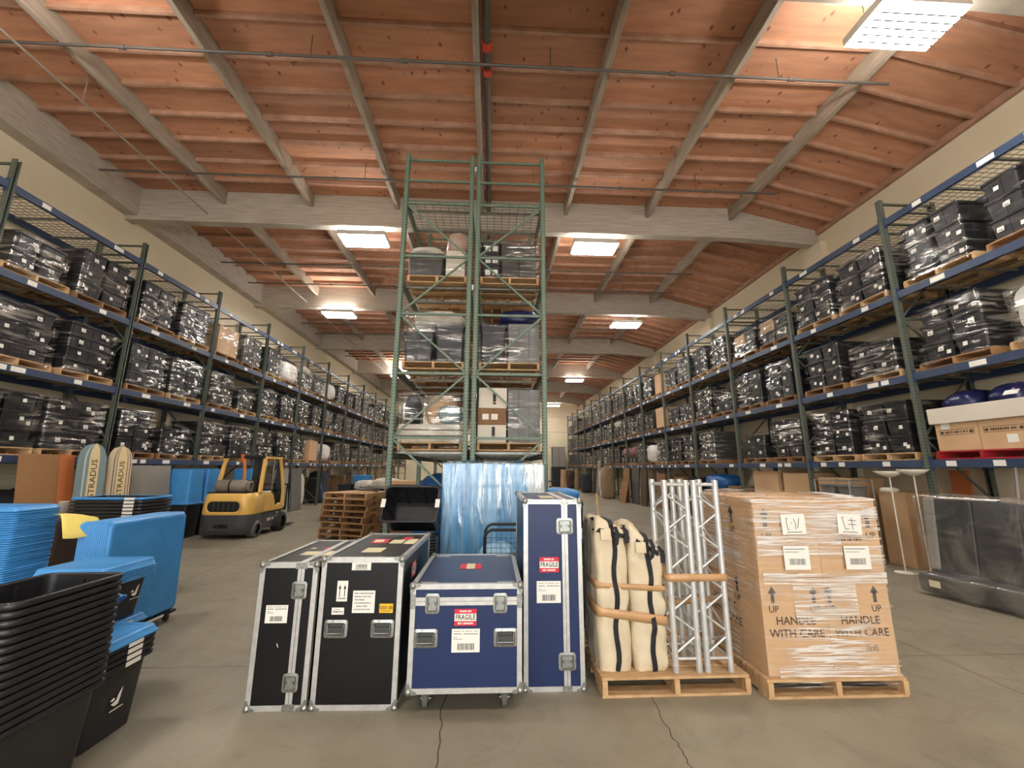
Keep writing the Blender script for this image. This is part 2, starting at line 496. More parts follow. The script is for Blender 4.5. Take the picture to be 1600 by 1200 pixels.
# walls
structure('wall_left', MB().box(XL - 0.2, XL, YB, YF, -0.2, 8.1), 'wall_paint')
structure('wall_right', MB().box(XR, XR + 0.2, YB, YF, -0.2, 8.1), 'wall_paint')
wb = structure('wall_back', MB().box(XL - 0.2, XR + 0.2, YF, YF + 0.2, -0.2, 8.1), 'wall_paint')
for z in (3.5, 4.9, 6.3):
    MB().box(XL, XR, YF - 0.01, YF, z, z + 0.04).build('panel_joint', 'beam_wood', wb)
structure('wall_front', MB().box(XL - .2, -4.6, YB - .2, YB, -.2, 8.1).box(4.6, XR + .2, YB - .2, YB, -.2, 8.1).box(-4.6, 4.6, YB - .2, YB, 4.9, 8.1), 'wall_paint')
MB().box(-20, 20, -20, YB - .2, -.25, -.02).build('dock_apron', 'concrete', fl)
# roof: deck panels between purlins and joists
ZD = 8.0
def deck_z(x):
    return ZD if x < 5.83 else ZD - 0.55 * (x - 5.83) / (XR - 5.83)
ceil = structure('ceiling', MB().add([(XL - .2, YB, ZD + .1), (5.83, YB, ZD + .1), (XR + .2, YB, ZD - .45), (XR + .2, YF, ZD - .45), (5.83, YF, ZD + .1), (XL - .2, YF, ZD + .1)], [(0, 1, 4, 5), (1, 2, 3, 4)]), 'joist_wood')
PX = [XL, -6.4, -4.38, -2.36, -0.33, 1.7, 3.72, 5.83, XR]
BY = [-1.6, 3.75, 9.12, 14.4, 19.68, 25.0, 30.3, 35.6]
jy = []
y = YB + 0.3
JY = []
for a, b_ in zip([YB] + BY, BY + [YF]):
    n = max(1, round((b_ - a) / 0.594))
    JY += [a + (b_ - a) * k / n for k in range(n)]
JY.append(YF)
pan = {}
cells = []
for i in range(len(PX) - 1):
    for j in range(len(JY) - 1):
        cells.append((JY[j], i, j))
near = [c for c in cells if JY[0] + 7.5 <= c[0]]
near.sort(key=lambda c: c[0])
pick = set((c[1], c[2]) for c in near[:288])
far_mb, far_j = MB(), MB()
def cell_box(mb, i, j, x0, y0):
    xa, xb, ya, yb = PX[i], PX[i + 1], JY[j] + 0.004, JY[j + 1] - 0.004
    za, zb = deck_z(xa), deck_z(xb)
    P = [(xa, ya, za), (xb, ya, zb), (xb, yb, zb), (xa, yb, za), (xa, ya, za + .02), (xb, ya, zb + .02), (xb, yb, zb + .02), (xa, yb, za + .02)]
    return mb.hexa([(p[0] - x0, p[1] - y0, p[2]) for p in P])
def joist_box(mb, i, j, x0, y0):
    xa, xb, yc = PX[i], PX[i + 1], JY[j]
    za, zb = deck_z(xa), deck_z(xb)
    P = [(xa, yc - .022, za - .09), (xb, yc - .022, zb - .09), (xb, yc + .022, zb - .09), (xa, yc + .022, za - .09),
         (xa, yc - .022, za), (xb, yc - .022, zb), (xb, yc + .022, zb), (xa, yc + .022, za)]
    return mb.hexa([(p[0] - x0, p[1] - y0, p[2]) for p in P])
for (_, i, j) in cells:
    if (i, j) in pick:
        cell_box(MB(), i, j, PX[i], JY[j]).build('ceiling_panel', 'roof_ply', ceil, (PX[i], JY[j], 0))
        joist_box(MB(), i, j, PX[i], JY[j]).build('joist', 'joist_wood', ceil, (PX[i], JY[j], 0))
    else:
        cell_box(far_mb, i, j, 0, 0); joist_box(far_j, i, j, 0, 0)
o = far_mb.build('far_ceiling_panel', 'roof_ply', ceil); o['kind'] = 'stuff'
o = far_j.build('far_joist', 'joist_wood', ceil); o['kind'] = 'stuff'
for x in PX[1:-1]:
    for a, b_ in zip([YB] + BY, BY + [YF]):
        zt = deck_z(x)
        MB().box(x - .045, x + .045, a, b_, zt - .34, zt).build('purlin', 'purlin_wood', ceil, bevel=.008, seg=1)
for yb in BY:
    hw = 0.11
    xs_ = [XL, 5.0, XR]
    b = MB()
    top = [(XL, 8.0), (5.83, 8.0), (XR, 7.45)]
    bot = [(XR, 7.06), (6.0, 7.2), (2.0, 7.2), (XL, 7.2)]
    b.prism(top + bot, 1, yb - hw, yb + hw)
    b.build('main_beam', 'beam_wood', ceil, bevel=.012, seg=1)
    MB().box(XR - .16, XR, yb - .3, yb + .3, 0, 7.06).build('pilaster', 'wall_paint', ceil)
tr = structure('trim_1', MB().box(XL, -8.3, YB, YF, 7.3, 8.0), 'beam_wood')
structure('trim_2', MB().box(XR - .08, XR, YB, YF, 7.32, 7.45), 'joist_wood')

# pipes under the roof
def pipe(label, pts, r, m, fit=(), name='sprinkler_pipe', fm=None):
    t = empty(name, pts[0])
    tag(t, label, 'pipe')
    o0 = Vector(pts[0])
    MB().tube([Vector(p) - o0 for p in pts], r, 10).build('pipe_run', m, t)
    for q in fit:
        q = Vector(q) - o0
        d = (Vector(pts[-1]) - o0).normalized()
        MB().cyl(q - d * .05, q + d * .05, r * 1.5, 10).build('coupling', fm or m, t)
    b = MB()
    n = max(2, int((Vector(pts[-1]) - o0).length / 3.0))
    for k in range(n):
        p = (Vector(pts[-1]) - o0) * (k + .5) / n
        b = MB().cyl(p + Vector((0, 0, r * .8)), (p.x, p.y, 7.98 - o0.z), .008, 6)
        b.build('hanger_rod', m, t)
    return t
pipe('thick dark grey main pipe running along the middle purlin with red couplings', [(-0.17, -5, 7.72), (-0.17, 38, 7.72)], .055, 'pipe_grey', [(-.17, 5.0, 7.72), (-.17, 5.4, 7.72), (-.17, 10.5, 7.72)], fm='pipe_red')
pipe('thin light conduit beside the dark main pipe under the roof', [(-0.30, -5, 7.66), (-0.30, 12, 7.66)], .02, 'pipe_light', name='conduit')
for k, yy in enumerate([5.2, 7.88, 11.8, 13.2, 17.1, 18.5, 22.4]):
    pipe('thin sprinkler branch pipe crossing under the purlins, %s row from the front' % ORD[k], [(-8.2, yy, 7.6), (6.2, yy, 7.6)], .022, 'pipe_grey',
         [(x, yy, 7.6) for x in (1.1, 2.7, 4.6, -1.4, -3.4, -5.5)])
pipe('thin pale pipe running lengthwise near the ledger of the left wall', [(-6.76, -2, 7.4), (-6.72, 30, 7.4)], .018, 'pipe_light', name='conduit')

# light fixtures
def make_lamp():
    t = empty('ceiling_light')
    w, d = 1.10, 0.56
    b = MB()
    b.box(-w / 2, w / 2, -d / 2, -d / 2 + .015, -.05, .06).box(-w / 2, w / 2, d / 2 - .015, d / 2, -.05, .06)
    b.box(-w / 2, -w / 2 + .015, -d / 2, d / 2, -.05, .06).box(w / 2 - .015, w / 2, -d / 2, d / 2, -.05, .06)
    b.build('frame', 'lamp_frame', t)
    for k in range(6):
        y0 = -d / 2 + .02 + k * (d - .04) / 6
        MB().box(-w / 2 + .03, w / 2 - .03, y0 + .011, y0 + (d - .04) / 6 - .011, -.088, -.01).build('tube_lens', 'lens', t)  # lens sides drop below the frame to throw extra light on walls
        if k: MB().box(-w / 2 + .02, w / 2 - .02, y0 - .008, y0 + .008, -.094, -.006).build('louver', 'steel_dark', t)
    MB().box(-w / 2 + .015, w / 2 - .015, -d / 2 + .015, d / 2 - .015, .0, .03).build('reflector', 'lamp_frame', t)
    for sx in (-1, 1):
        MB().box(sx * .3 - .2, sx * .3 + .2, -.2, .2, .035, .05).build('top_glow', 'uplight_glow', t)  # added glowing panel, lights the roof above the fixture
        MB().cyl((sx * .5, 0, .03), (sx * .5, 0, .9), .006, 6).build('hanger', 'steel_dark', t)
    return t
LP = [(5.02, 3.9, 'louvred ceiling light hanging nearest over the right aisle by the front beam'),
      (-5.45, 3.72, 'louvred ceiling light glowing at the upper left corner of the picture'),
      (-3.17, 9.26, 'bright ceiling light beyond the great beam, left of the green rack tower'),
      (2.46, 9.32, 'bright ceiling light beyond the great beam, right of the green rack tower'),
      (-5.58, 14.35, 'ceiling light over the left aisle, second one behind the great beam'),
      (5.0, 14.8, 'ceiling light over the right aisle, second one behind the great beam'),
      (-1.9, 19.8, 'ceiling light of the third row, left of the pipe, behind the tower'),
      (1.2, 19.8, 'ceiling light of the third row, right of the pipe, behind the tower'),
      (-5.62, 24.6, 'small far ceiling light seen through the tower above the left aisle'),
      (5.03, 25.0, 'far ceiling light over the right aisle, third in its line'),
      (-1.9, 30.2, 'ceiling light of the fifth row hidden behind the tower, left of the pipe'),
      (1.2, 30.2, 'ceiling light of the fifth row hidden behind the tower, right of the pipe'),
      (5.25, 35.7, 'farthest ceiling light over the right aisle near the end wall'),
      (-5.4, 35.7, 'farthest ceiling light over the left aisle near the end wall'),
      (2.4, -1.3, 'ceiling light over the loading bay behind the viewer, right of the pipe'),
      (-3.0, -1.3, 'ceiling light over the loading bay behind the viewer, left of the pipe')]
lamp0 = make_lamp()
for i, (x, yy, lab) in enumerate(LP):
    o = lamp0 if i == 0 else dup(lamp0)
    o.location = (x, yy, 7.02)
    tag(o, lab, 'ceiling light', 'ceiling lights')
# ------------------------------------------------------------------ pallet racks
LEV = [1.64, 3.03, 4.45, 5.80]        # underside of the beams
BH = 0.12
LNAME = ['lowest shelf', 'middle shelf', 'upper shelf']
SHARED = {}
def post_mesh(h, m):
    k = ('post', round(h, 3), m)
    if k not in SHARED:
        b = MB()
        w, d, t = .04, .036, .006
        poly = [(-w, -d), (w, -d), (w, d), (w - .022, d), (w - .022, d - t), (w - t, d - t), (w - t, -d + t), (-w + t, -d + t), (-w + t, d - t), (-w + .022, d - t), (-w + .022, d), (-w, d)]
        b.prism(poly, 2, 0, h)
        b.box(-.06, .06, -.05, .05, 0, .012)
        SHARED[k] = b.data('upright_post', m)
    return SHARED[k]
def shared_bar(p0, p1, w, h, m, name):
    k = (name, tuple(round(x, 3) for x in p0), tuple(round(x, 3) for x in p1), w, h, m)
    if k not in SHARED:
        SHARED[k] = MB().bar(p0, p1, w, h).data(name, m)
    return SHARED[k]
def beam_mesh(L, m):
    k = ('beam', round(L, 3), m)
    if k not in SHARED:
        b = MB()
        b.box(.05, L - .05, -.022, .022, 0, BH)
        b.box(.04, .05, -.03, .04, -.04, BH + .05).box(L - .05, L - .04, -.03, .04, -.04, BH + .05)
        SHARED[k] = b.data('beam', m)
    return SHARED[k]
PLATE = MB().box(-.07, .07, -.0035, 0, -.04, .04).data('label_plate', 'label_white')
CLIP = MB().box(-.006, .006, -.004, .012, 0, .016).data('beam_clip', 'label_white')
def frame(t, y, x0, x1, top, m, near=True, zs=None, flip=False):
    """one upright frame across the rack: two posts, horizontals and zigzag diagonals (rack runs along local +x here = world y)"""
    for xx, rz in ((x0, -PI / 2), (x1, PI / 2)):
        put('upright_post', post_mesh(top, m), t, (xx, y, 0), (0, 0, rz))
    zs = zs or [0.2, 1.12, 2.1, 3.1, 4.1, 5.1, top - .45, top - .06]
    hb = shared_bar((x0, 0, 0), (x1, 0, 0), .03, .035, m, 'frame_strut')
    for z in zs:
        put('frame_strut', hb, t, (0, y, z))
    for k in range(len(zs) - 3):
        a, b_ = (x0, x1) if (k % 2 == 0) != flip else (x1, x0)
        put('frame_brace', shared_bar((a, 0, 0), (b_, 0, round(zs[k + 1] - zs[k], 3)), .025, .03, m, 'frame_brace'), t, (0, y, zs[k]))
def rack(name, label, xf, xb, Ys, sgn, mpost, mbeam, top=6.32, plates=True, wire_bays=(), levels=LEV, zs=None, flip=False):
    """xf: aisle side x, xb: wall side x; sgn: +1 faces +x"""
    t = tag(empty(name, ((xf + xb) / 2, Ys[0], 0)), label, 'pallet rack')
    ox, oy = t.location.x, t.location.y
    x0, x1 = xf - ox, xb - ox
    for y in Ys:
        frame(t, y - oy, x0, x1, top, mpost, True, zs, flip)
    rz = PI / 2
    r = random.Random(5)
    for bi, (ya, yb) in enumerate(zip(Ys, Ys[1:])):
        L = yb - ya
        bm = beam_mesh(L, mbeam)
        for li, z in enumerate(levels):
            # local +x of the beam runs along world +y; front face (-y local) must look to the aisle
            for xx, front in ((x0, True), (x1, False)):
                b = put('beam', bm, t, (xx, ya - oy, z), (0, 0, PI / 2))
                if front and plates and ya < 27:
                    for sl in (0, 1):
                        for q in ((0,) if r.random() < .6 else (0, 1)):
                            px_ = .35 + sl * 1.2 + q * .28 + r.uniform(0, .35)
                            p = put('label_plate', PLATE, b, (px_, -.0225 if sgn > 0 else .0225, .06), (0, 0, 0 if sgn > 0 else PI))
                            p.scale = (1.0 + .5 * (r.random() < .3), 1, 1)
            n = 4
            sb = shared_bar((min(x0, x1) + .02, 0, 0), (max(x0, x1) - .02, 0, 0), .04, .03, 'galvanised', 'support_bar')
            for k in range(n):
                put('support_bar', sb, t, (0, ya - oy + L * (k + .5) / n, z + BH - .03))
        if bi in wire_bays:
            b = MB()
            z = levels[-1] + BH + .004
            for k in range(27):
                yy = ya - oy + .08 + (L - .16) * k / 26
                b.box(min(x0, x1), max(x0, x1), yy - .004, yy + .004, z, z + .008)
            for k in range(9):
                xx = min(x0, x1) + abs(x1 - x0) * k / 8
                b.box(xx - .004, xx + .004, ya - oy + .06, yb - oy - .06, z - .008, z)
            b.build('wire_mesh', 'wire', t)
    return t
YL = [3.5, 6.05, 8.53, 11.04, 13.6, 16.2, 18.8, 21.45, 24.1, 26.6, 29.2, 31.8, 34.4, 37.0]
YR = [3.8, 6.31, 8.8, 11.33, 13.8, 16.15, 18.65, 21.1, 23.6, 26.1, 28.4, 30.8, 33.2, 35.4, 37.6]
XLF, XLB, XRF, XRB = -7.56, -8.5, 6.85, 7.82
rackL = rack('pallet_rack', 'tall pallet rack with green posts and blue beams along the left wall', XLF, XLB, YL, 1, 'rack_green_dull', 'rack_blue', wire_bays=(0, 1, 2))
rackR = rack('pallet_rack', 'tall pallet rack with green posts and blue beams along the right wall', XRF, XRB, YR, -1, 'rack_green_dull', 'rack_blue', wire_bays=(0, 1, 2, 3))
YC = [6.3, 8.8, 11.3, 13.8]
CLEV = [1.74, 3.02, 4.5, 5.95]
rackCL = rack('pallet_rack', 'left row of the tall green rack tower in the middle of the hall', -1.52, -0.42, YC, 1, 'rack_green', 'rack_green', top=6.9, plates=False, wire_bays=(0,), levels=CLEV, zs=[.15, 1.05, 2.04, 3.03, 4.0, 5.0, 5.97, 6.4, 6.8], flip=False)
rackCR = rack('pallet_rack', 'right row of the tall green rack tower in the middle of the hall', 0.79, -0.30, YC, -1, 'rack_green', 'rack_green', top=6.9, plates=False, wire_bays=(0,), levels=CLEV, zs=[.15, 1.05, 2.04, 3.03, 4.0, 5.0, 5.97, 6.4, 6.8], flip=False)
for z in (6.6, 4.42, 2.0):
    MB().box(.55 + .045, .55 + .085 - .01, -.03, .03, z, z + .09).build('row_spacer', 'lamp_frame', rackCL)

# ------------------------------------------------------------------ pallet loads
def pallet_thing(w=1.06, d=.92, h=.125, m='pallet_wood', label=None, nb=7, parts=True):
    t = empty('pallet')
    bw = w / nb * .82
    # deck boards run along x (stringers along y)
    bd = d / nb
    top = ('pb', w, bd, m)
    if top not in SHARED:
        SHARED[top] = MB().box(-w / 2, w / 2, -bd * .42, bd * .42, 0, .018).data('deck_board', m)
    st = ('ps', d, h, m)
    if st not in SHARED:
        z1 = h - .018
        b = MB()
        b.box(-.019, .019, -d / 2, -d * .28, .018, z1).box(-.019, .019, -d * .28, -d * .12, .055, z1).box(-.019, .019, -d * .12, d * .12, .018, z1)
        b.box(-.019, .019, d * .12, d * .28, .055, z1).box(-.019, .019, d * .28, d / 2, .018, z1)
        SHARED[st] = b.data('stringer', m)
    for k in range(nb):
        put('deck_board', SHARED[top], t, (0, -d / 2 + bd * (k + .5), h - .018))
    for x in (-w / 2 + .019, 0, w / 2 - .019):
        put('stringer', SHARED[st], t, (x, 0, 0))
    for k in (0, nb // 2, nb - 1):
        put('bottom_board', SHARED[top], t, (0, -d / 2 + bd * (k + .5), 0))
    return t
def pallet_simple(w, d, h, m):
    k = ('psimple', w, d, h, m)
    if k not in SHARED:
        b = MB()
        for i in range(5):
            y0 = -d / 2 + d * i / 5
            b.box(-w / 2, w / 2, y0 + .01, y0 + d / 5 - .01, h - .018, h)
        for x in (-w / 2 + .02, 0, w / 2 - .02):
            b.box(x - .02, x + .02, -d / 2, d / 2, .018, h - .018)
        for i in (0, 2, 4):
            y0 = -d / 2 + d * i / 5
            b.box(-w / 2, w / 2, y0 + .01, y0 + d / 5 - .01, 0, .018)
        SHARED[k] = b.data('pallet', m)
    return SHARED[k]
def tote_body(w, d, h, m='black_plastic'):
    k = ('tote', w, d, h, m)
    if k not in SHARED:
        b = MB()
        tp = .035
        hh = h - .03
        ring = lambda s, z: [(p[0], p[1], z) for p in rrect(w - 2 * s, d - 2 * s, .03, 2)]
        b.loft([ring(tp, 0), ring(.012, hh)], False)
        n = max(2, round(w / .2))
        for i in range(1, n):
            x = -w / 2 + w * i / n
            b.hexa([(x - .012, -d / 2 + tp - .008, .01), (x + .012, -d / 2 + tp - .008, .01), (x + .012, -d / 2 + .06, .01), (x - .012, -d / 2 + .06, .01),
                    (x - .012, -d / 2 + .006, hh), (x + .012, -d / 2 + .006, hh), (x + .012, -d / 2 + .06, hh), (x - .012, -d / 2 + .06, hh)])
        for sx in (-1, 1):
            for i in range(1, 4):
                y = -d / 2 + d * i / 4
                xa, xb = sx * (w / 2 - tp + .008), sx * (w / 2 - .06)
                xc = sx * (w / 2 - .006)
                lo2, hi2 = (xa, xb) if sx < 0 else (xb, xa)
                lo3, hi3 = (xc, xb) if sx < 0 else (xb, xc)
                b.hexa([(lo2, y - .012, .01), (hi2, y - .012, .01), (hi2, y + .012, .01), (lo2, y + .012, .01), (lo3, y - .012, hh), (hi3, y - .012, hh), (hi3, y + .012, hh), (lo3, y + .012, hh)])
        SHARED[k] = b.data('storage_tote', m)
    return SHARED[k]
def tote_lid(w, d, h, m='black_plastic'):
    k = ('lid', w, d, h, m)
    if k not in SHARED:
        b = MB()
        ring = lambda s, z: [(p[0], p[1], z) for p in rrect(w - 2 * s, d - 2 * s, .035, 2)]
        b.loft([ring(0, h - .045), ring(-.004, h - .03), ring(-.004, h - .008), ring(.012, h - .004), ring(.04, h - .012)], False)
        SHARED[k] = b.data('lid', m)
    return SHARED[k]
TAGW = MB().box(-.04, .04, -.003, 0, -.035, .035).box(-.025, .025, -.0036, -.003, -.02, -.008).data('label', ['label_white', 'ink'])
for p_ in TAGW.polygons:
    if p_.index >= 6: p_.material_index = 1
TAGW2 = MB().box(-.03, .03, -.003, 0, -.03, .03).data('label', ['label_white'])
def film_mesh(w, d, h, seed, bulge=0.0, waist=None):
    k = ('film', round(w, 2), round(d, 2), round(h, 2), seed, bulge)
    if k in SHARED:
        return SHARED[k]
    r = random.Random(seed)
    per = []
    nx, ny = 11, 10
    for i in range(nx): per.append((-w / 2 + w * i / nx, -d / 2))
    for i in range(ny): per.append((w / 2, -d / 2 + d * i / ny))
    for i in range(nx): per.append((w / 2 - w * i / nx, d / 2))
    for i in range(ny): per.append((-w / 2, d / 2 - d * i / ny))
    m = 12
    rings = []
    for j in range(m + 1):
        t = j / m
        z = .02 + (h - .02) * t
        ring = []
        for (x, y) in per:
            nz = mnoise.noise(Vector((x * 3 + seed * 7.1, y * 3, z * 9)))
            off = .014 + .012 * nz + r.uniform(-.003, .003)
            L = math.hypot(x, y) or 1
            zz = z + .02 * mnoise.noise(Vector((x * 2.5, y * 2.5 + seed, z * 2)))
            ring.append((x + (off if abs(x) >= w / 2 - 1e-6 else 0) * (1 if x > 0 else -1), y + (off if abs(y) >= d / 2 - 1e-6 else 0) * (1 if y > 0 else -1), zz))
        rings.append(ring)
    for s_, dz in ((.86, .006), (.6, .012)):
        ring = []
        for (x, y) in per:
            nz = mnoise.noise(Vector((x * 4 + seed, y * 4, 3)))
            ring.append((x * s_, y * s_, h + dz + .012 * nz + bulge * (1 - s_) * 1.8 * (0.7 + .6 * abs(nz))))
        rings.append(ring)
    b = MB(); b.loft(rings, True, False)
    SHARED[k] = b.data('stretch_wrap', 'film')
    return SHARED[k]
def carton_mesh(w, d, h, m='cardboard', tape='tape_tan'):
    k = ('carton', round(w, 3), round(d, 3), round(h, 3), m)
    if k not in SHARED:
        b = MB()
        b.box(-w / 2, w / 2, -d / 2, d / 2, 0, h - .006)
        b.box(-w / 2, w / 2, -d / 2, -.003, h - .006, h).box(-w / 2, w / 2, .003, d / 2, h - .006, h)
        b.cur = 1
        b.box(-w / 2 - .002, w / 2 + .002, -.03, .03, h - .001, h + .002)
        b.box(-w / 2 - .002, -w / 2, -.03, .03, h - .12, h).box(w / 2, w / 2 + .002, -.03, .03, h - .12, h)
        b.cur = 0
        SHARED[k] = b.data('carton', [m, tape])
    return SHARED[k]
def blob(w, d, h, seed, rough=.12, n=22, mm=12, sq=3.2, pw=.55):
    """a soft sagging bundle, flat underneath"""
    rings = []
    for j in range(mm + 1):
        t = PI * (0.03 + 0.94 * j / mm)
        rings_j = []
        for k in range(n):
            a = 2 * PI * k / n
            ca, sa = math.cos(a), math.sin(a)
            q = (abs(ca) ** sq + abs(sa) ** sq) ** (-1 / sq)
            rr = math.sin(t) ** pw
            z = -math.cos(t)
            nz = 1 + rough * mnoise.noise(Vector((ca * 2 + seed * 3.7, sa * 2, z * 2))) + rough * .6 * mnoise.noise(Vector((ca * 5, sa * 5 + seed, z * 5)))
            zz = max(0.0, (z * .5 + .5) * h * (1 + .5 * rough * mnoise.noise(Vector((ca * 2, sa * 2, seed)))))
            rings_j.append((ca * q * rr * w / 2 * nz, sa * q * rr * d / 2 * nz, zz))
        rings.append(rings_j)
    return MB().loft(rings, True, True)

far_tote = MB()
N_IND = [0]; N_PAL = [0]
BAYN = ORD
GT = 'lidded totes on the wall racks'
def place(local, M_):
    p = M_ @ Vector(local)
    return p
def put_tote(M_, rz, lx, ly, lz, w, d, h, lab, ind, m='black_plastic', tagn=2, r=rnd, face=-1):
    p = M_ @ Vector((lx, ly, lz))
    if ind:
        N_IND[0] += 1
        o = put('storage_tote', tote_body(w, d, h, m), None, p, (0, 0, rz))
        tag(o, lab, 'tote', GT)
        put('lid', tote_lid(w, d, h, m), o)
        tp = .02
        xs_ = [0] if tagn == 1 else ([-w * .25, w * .22] if w > .7 else [r.uniform(-w * .25, w * .25)])
        for x in xs_:
            q = put('label', TAGW if r.random() < .6 else TAGW2, o, (x, -d / 2 + .014, h * .5 + r.uniform(-.02, .02)), (-.08, 0, 0))
        if r.random() < .4:
            put('label', TAGW2, o, (w * .33, -d / 2 + .018, h * .32), (-.08, 0, 0))
    else:
        MM = Matrix.Translation(p) @ Matrix.Rotation(rz, 4, 'Z')
        far_tote.mesh(tote_body(w, d, h, m), MM, 0)
        far_tote.mesh(tote_lid(w, d, h, m), MM, 0)
        x = r.uniform(-w * .3, w * .3)
        far_tote.mesh(TAGW2, MM @ Matrix.Translation((x, -d / 2 + .012, h * .5)), 1)
def load(rackname, bay, li, slot, xc, yc, zb, rz, kind, ind, near_pal, bayname=None, w=1.03, d=.92, levname=None, wrap=True):
    where = '%s, %s %s bay' % (levname or LNAME[li], rackname, bayname or ORD[bay])
    ps = ORD[slot]
    r = random.Random(hash((rackname, bay, li, slot)) % 99991 if False else (len(rackname) * 1009 + bay * 101 + li * 17 + slot * 7))
    jit = r.uniform(-.03, .03)
    fwid = w - .02 - (r.choice([.02, .05, .09, .13, .19]) if w == 1.03 else 0)
    M_ = Matrix.Translation((xc, yc, zb)) @ Matrix.Rotation(rz + jit, 4, 'Z')
    rz2 = rz + jit
    ph = .125
    pm = r.choice(['pallet_old', 'pallet_old', 'pallet_wood'])
    if kind == 'navy_cartons': pm = 'pallet_red'
    if near_pal:
        t = pallet_thing(w, d, ph, pm); t.location = (xc, yc, zb); t.rotation_euler = (0, 0, rz2)
    else:
        t = put('pallet', pallet_simple(w, d, ph, pm), None, (xc, yc, zb), (0, 0, rz2))
    tag(t, '%s pallet under the %s load, %s' % ('red plastic' if pm == 'pallet_red' else 'wooden', ps, where), 'pallet', 'pallets on the racks')
    z = ph + .003
    ht = z
    fw_, fd_ = fwid, d - .02
    bul = 0.0
    lay = ['bottom layer', 'middle layer', 'top layer', 'fourth layer']
    hv = ['nearer half', 'farther half']
    def grid(n, h, wid2=True, miss=(), m='black_plastic', z0=z):
        zz = z0
        ww = (fw_ - .046) / 2 if wid2 else fw_ - .03
        for k in range(n):
            for q in ((0, 1) if wid2 else (0,)):
                if (k, q) in miss: continue
                lx = (-1 if q == 0 else 1) * (ww / 2 + .008) if wid2 else 0
                # local -x is nearer the viewer on the left rack (rz=+90), +x on the right rack
                near_q = q if rz > 0 else 1 - q
                lab = 'dark tote, %s%s of %s load, %s' % (lay[k], (' ' + hv[near_q]) if wid2 else '', ps, where)
                put_tote(M_, rz2, lx + r.uniform(-.006, .006), r.uniform(-.012, .012), zz, round(ww, 3), round(fd_ - .03, 3), h, lab, ind, m, r=r)
            zz += h + .002
        return zz
    if kind == 'grid': ht = grid(3, .292)
    elif kind == 'wide': ht = grid(3, .292, False)
    elif kind == 'wide4': ht = grid(4, .222, False)
    elif kind == 'grid4': ht = grid(4, .222)
    elif kind == 'grid_miss': ht = grid(3, .292, miss=((2, 1),))
    elif kind == 'low': ht = grid(2, .292)
    elif kind == 'grey': ht = grid(3, .292, m='tote_grey')
    elif kind == 'bag':
        ht = grid(2, .292); bul = .2
    elif kind == 'bundle':
        ht = grid(2, .292)
        b = blob(.9, .8, .34, bay * 3 + li, .16, sq=5, pw=.4)
        o = b.build('wrapped_bundle', r.choice(['cloth_white', 'dark_fabric', 'cloth_white']), None, M_ @ Vector((0, 0, ht)), (0, 0, rz2))
        tag(o, 'soft bundle on top of %s load, %s' % (ps, where), 'bundle', 'bundles on the racks')
        ht += .3
    elif kind == 'pink':
        ht = grid(1, .292)
        o = blob(.95, .85, .5, bay).build('wrapped_bundle', 'cloth_pink', None, M_ @ Vector((0, 0, ht)), (0, 0, rz2))
        tag(o, 'dull red bundle on %s load, %s' % (ps, where), 'bundle', 'bundles on the racks')
        ht += .42
    elif kind in ('carton', 'cartons', 'tall_carton', 'mix'):
        if kind == 'tall_carton':
            o = put('carton', carton_mesh(fw_ - .2, fd_ - .1, .8, 'cardboard'), None, M_ @ Vector((0, 0, z)), (0, 0, rz2)); ht = z + .8
            tag(o, 'tall brown carton standing alone on the %s pallet, %s' % (ps, where), 'carton', 'cartons on the racks')
        elif kind == 'mix':
            ht = grid(2, .292, miss=((1, 0),))
            ww = (fw_ - .03) / 2
            o = put('carton', carton_mesh(ww, fd_ - .1, .3, 'cardboard'), None, M_ @ Vector((-ww / 2 - .004, 0, z + .274)), (0, 0, rz2))
            tag(o, 'brown carton beside a dark tote on the %s load, %s' % (ps, where), 'carton', 'cartons on the racks')
            ht = z + .58
        else:
            ww = (fw_ - .03) / 2
            for k in range(2):
                for q in (0, 1):
                    o = put('carton', carton_mesh(ww, fd_ - .05, .38, 'cardboard'), None, M_ @ Vector(((-1 if q == 0 else 1) * (ww / 2 + .004), 0, z + k * .383)), (0, 0, rz2))
                    near_q = q if rz > 0 else 1 - q
                    tag(o, 'brown carton, %s %s of %s load, %s' % (['bottom row', 'top row'][k], hv[near_q], ps, where), 'carton', 'cartons on the racks')
            ht = z + .77
    elif kind == 'white':
        o = blob(fw_, fd_, .74, bay + li * 5, .08, sq=7, pw=.28).build('wrapped_bundle', 'white_plastic', None, M_ @ Vector((0, 0, z)), (0, 0, rz2))
        tag(o, 'big whitish film wrapped bundle on the %s pallet, %s' % (ps, where), 'bundle', 'bundles on the racks')
        ht = z + .7
    elif kind == 'grey_low':
        ht = grid(2, .292, False, m='tote_grey')
    if wrap and kind not in ('tall_carton',):
        hh = ht + .004
        o = put('stretch_wrap', film_mesh(fw_, fd_, hh - .06, r.randint(1, 6), bul), None, M_ @ Vector((0, 0, .06)), (0, 0, rz2))
        tag(o, 'clear stretch wrap around the %s load, %s' % (ps, where), 'stretch wrap', 'stretch wrap on the racks')
    return ht
kinds = ['grid'] * 9 + ['wide', 'grid4', 'grid_miss', 'bag', 'bundle', 'wide4', 'bag']
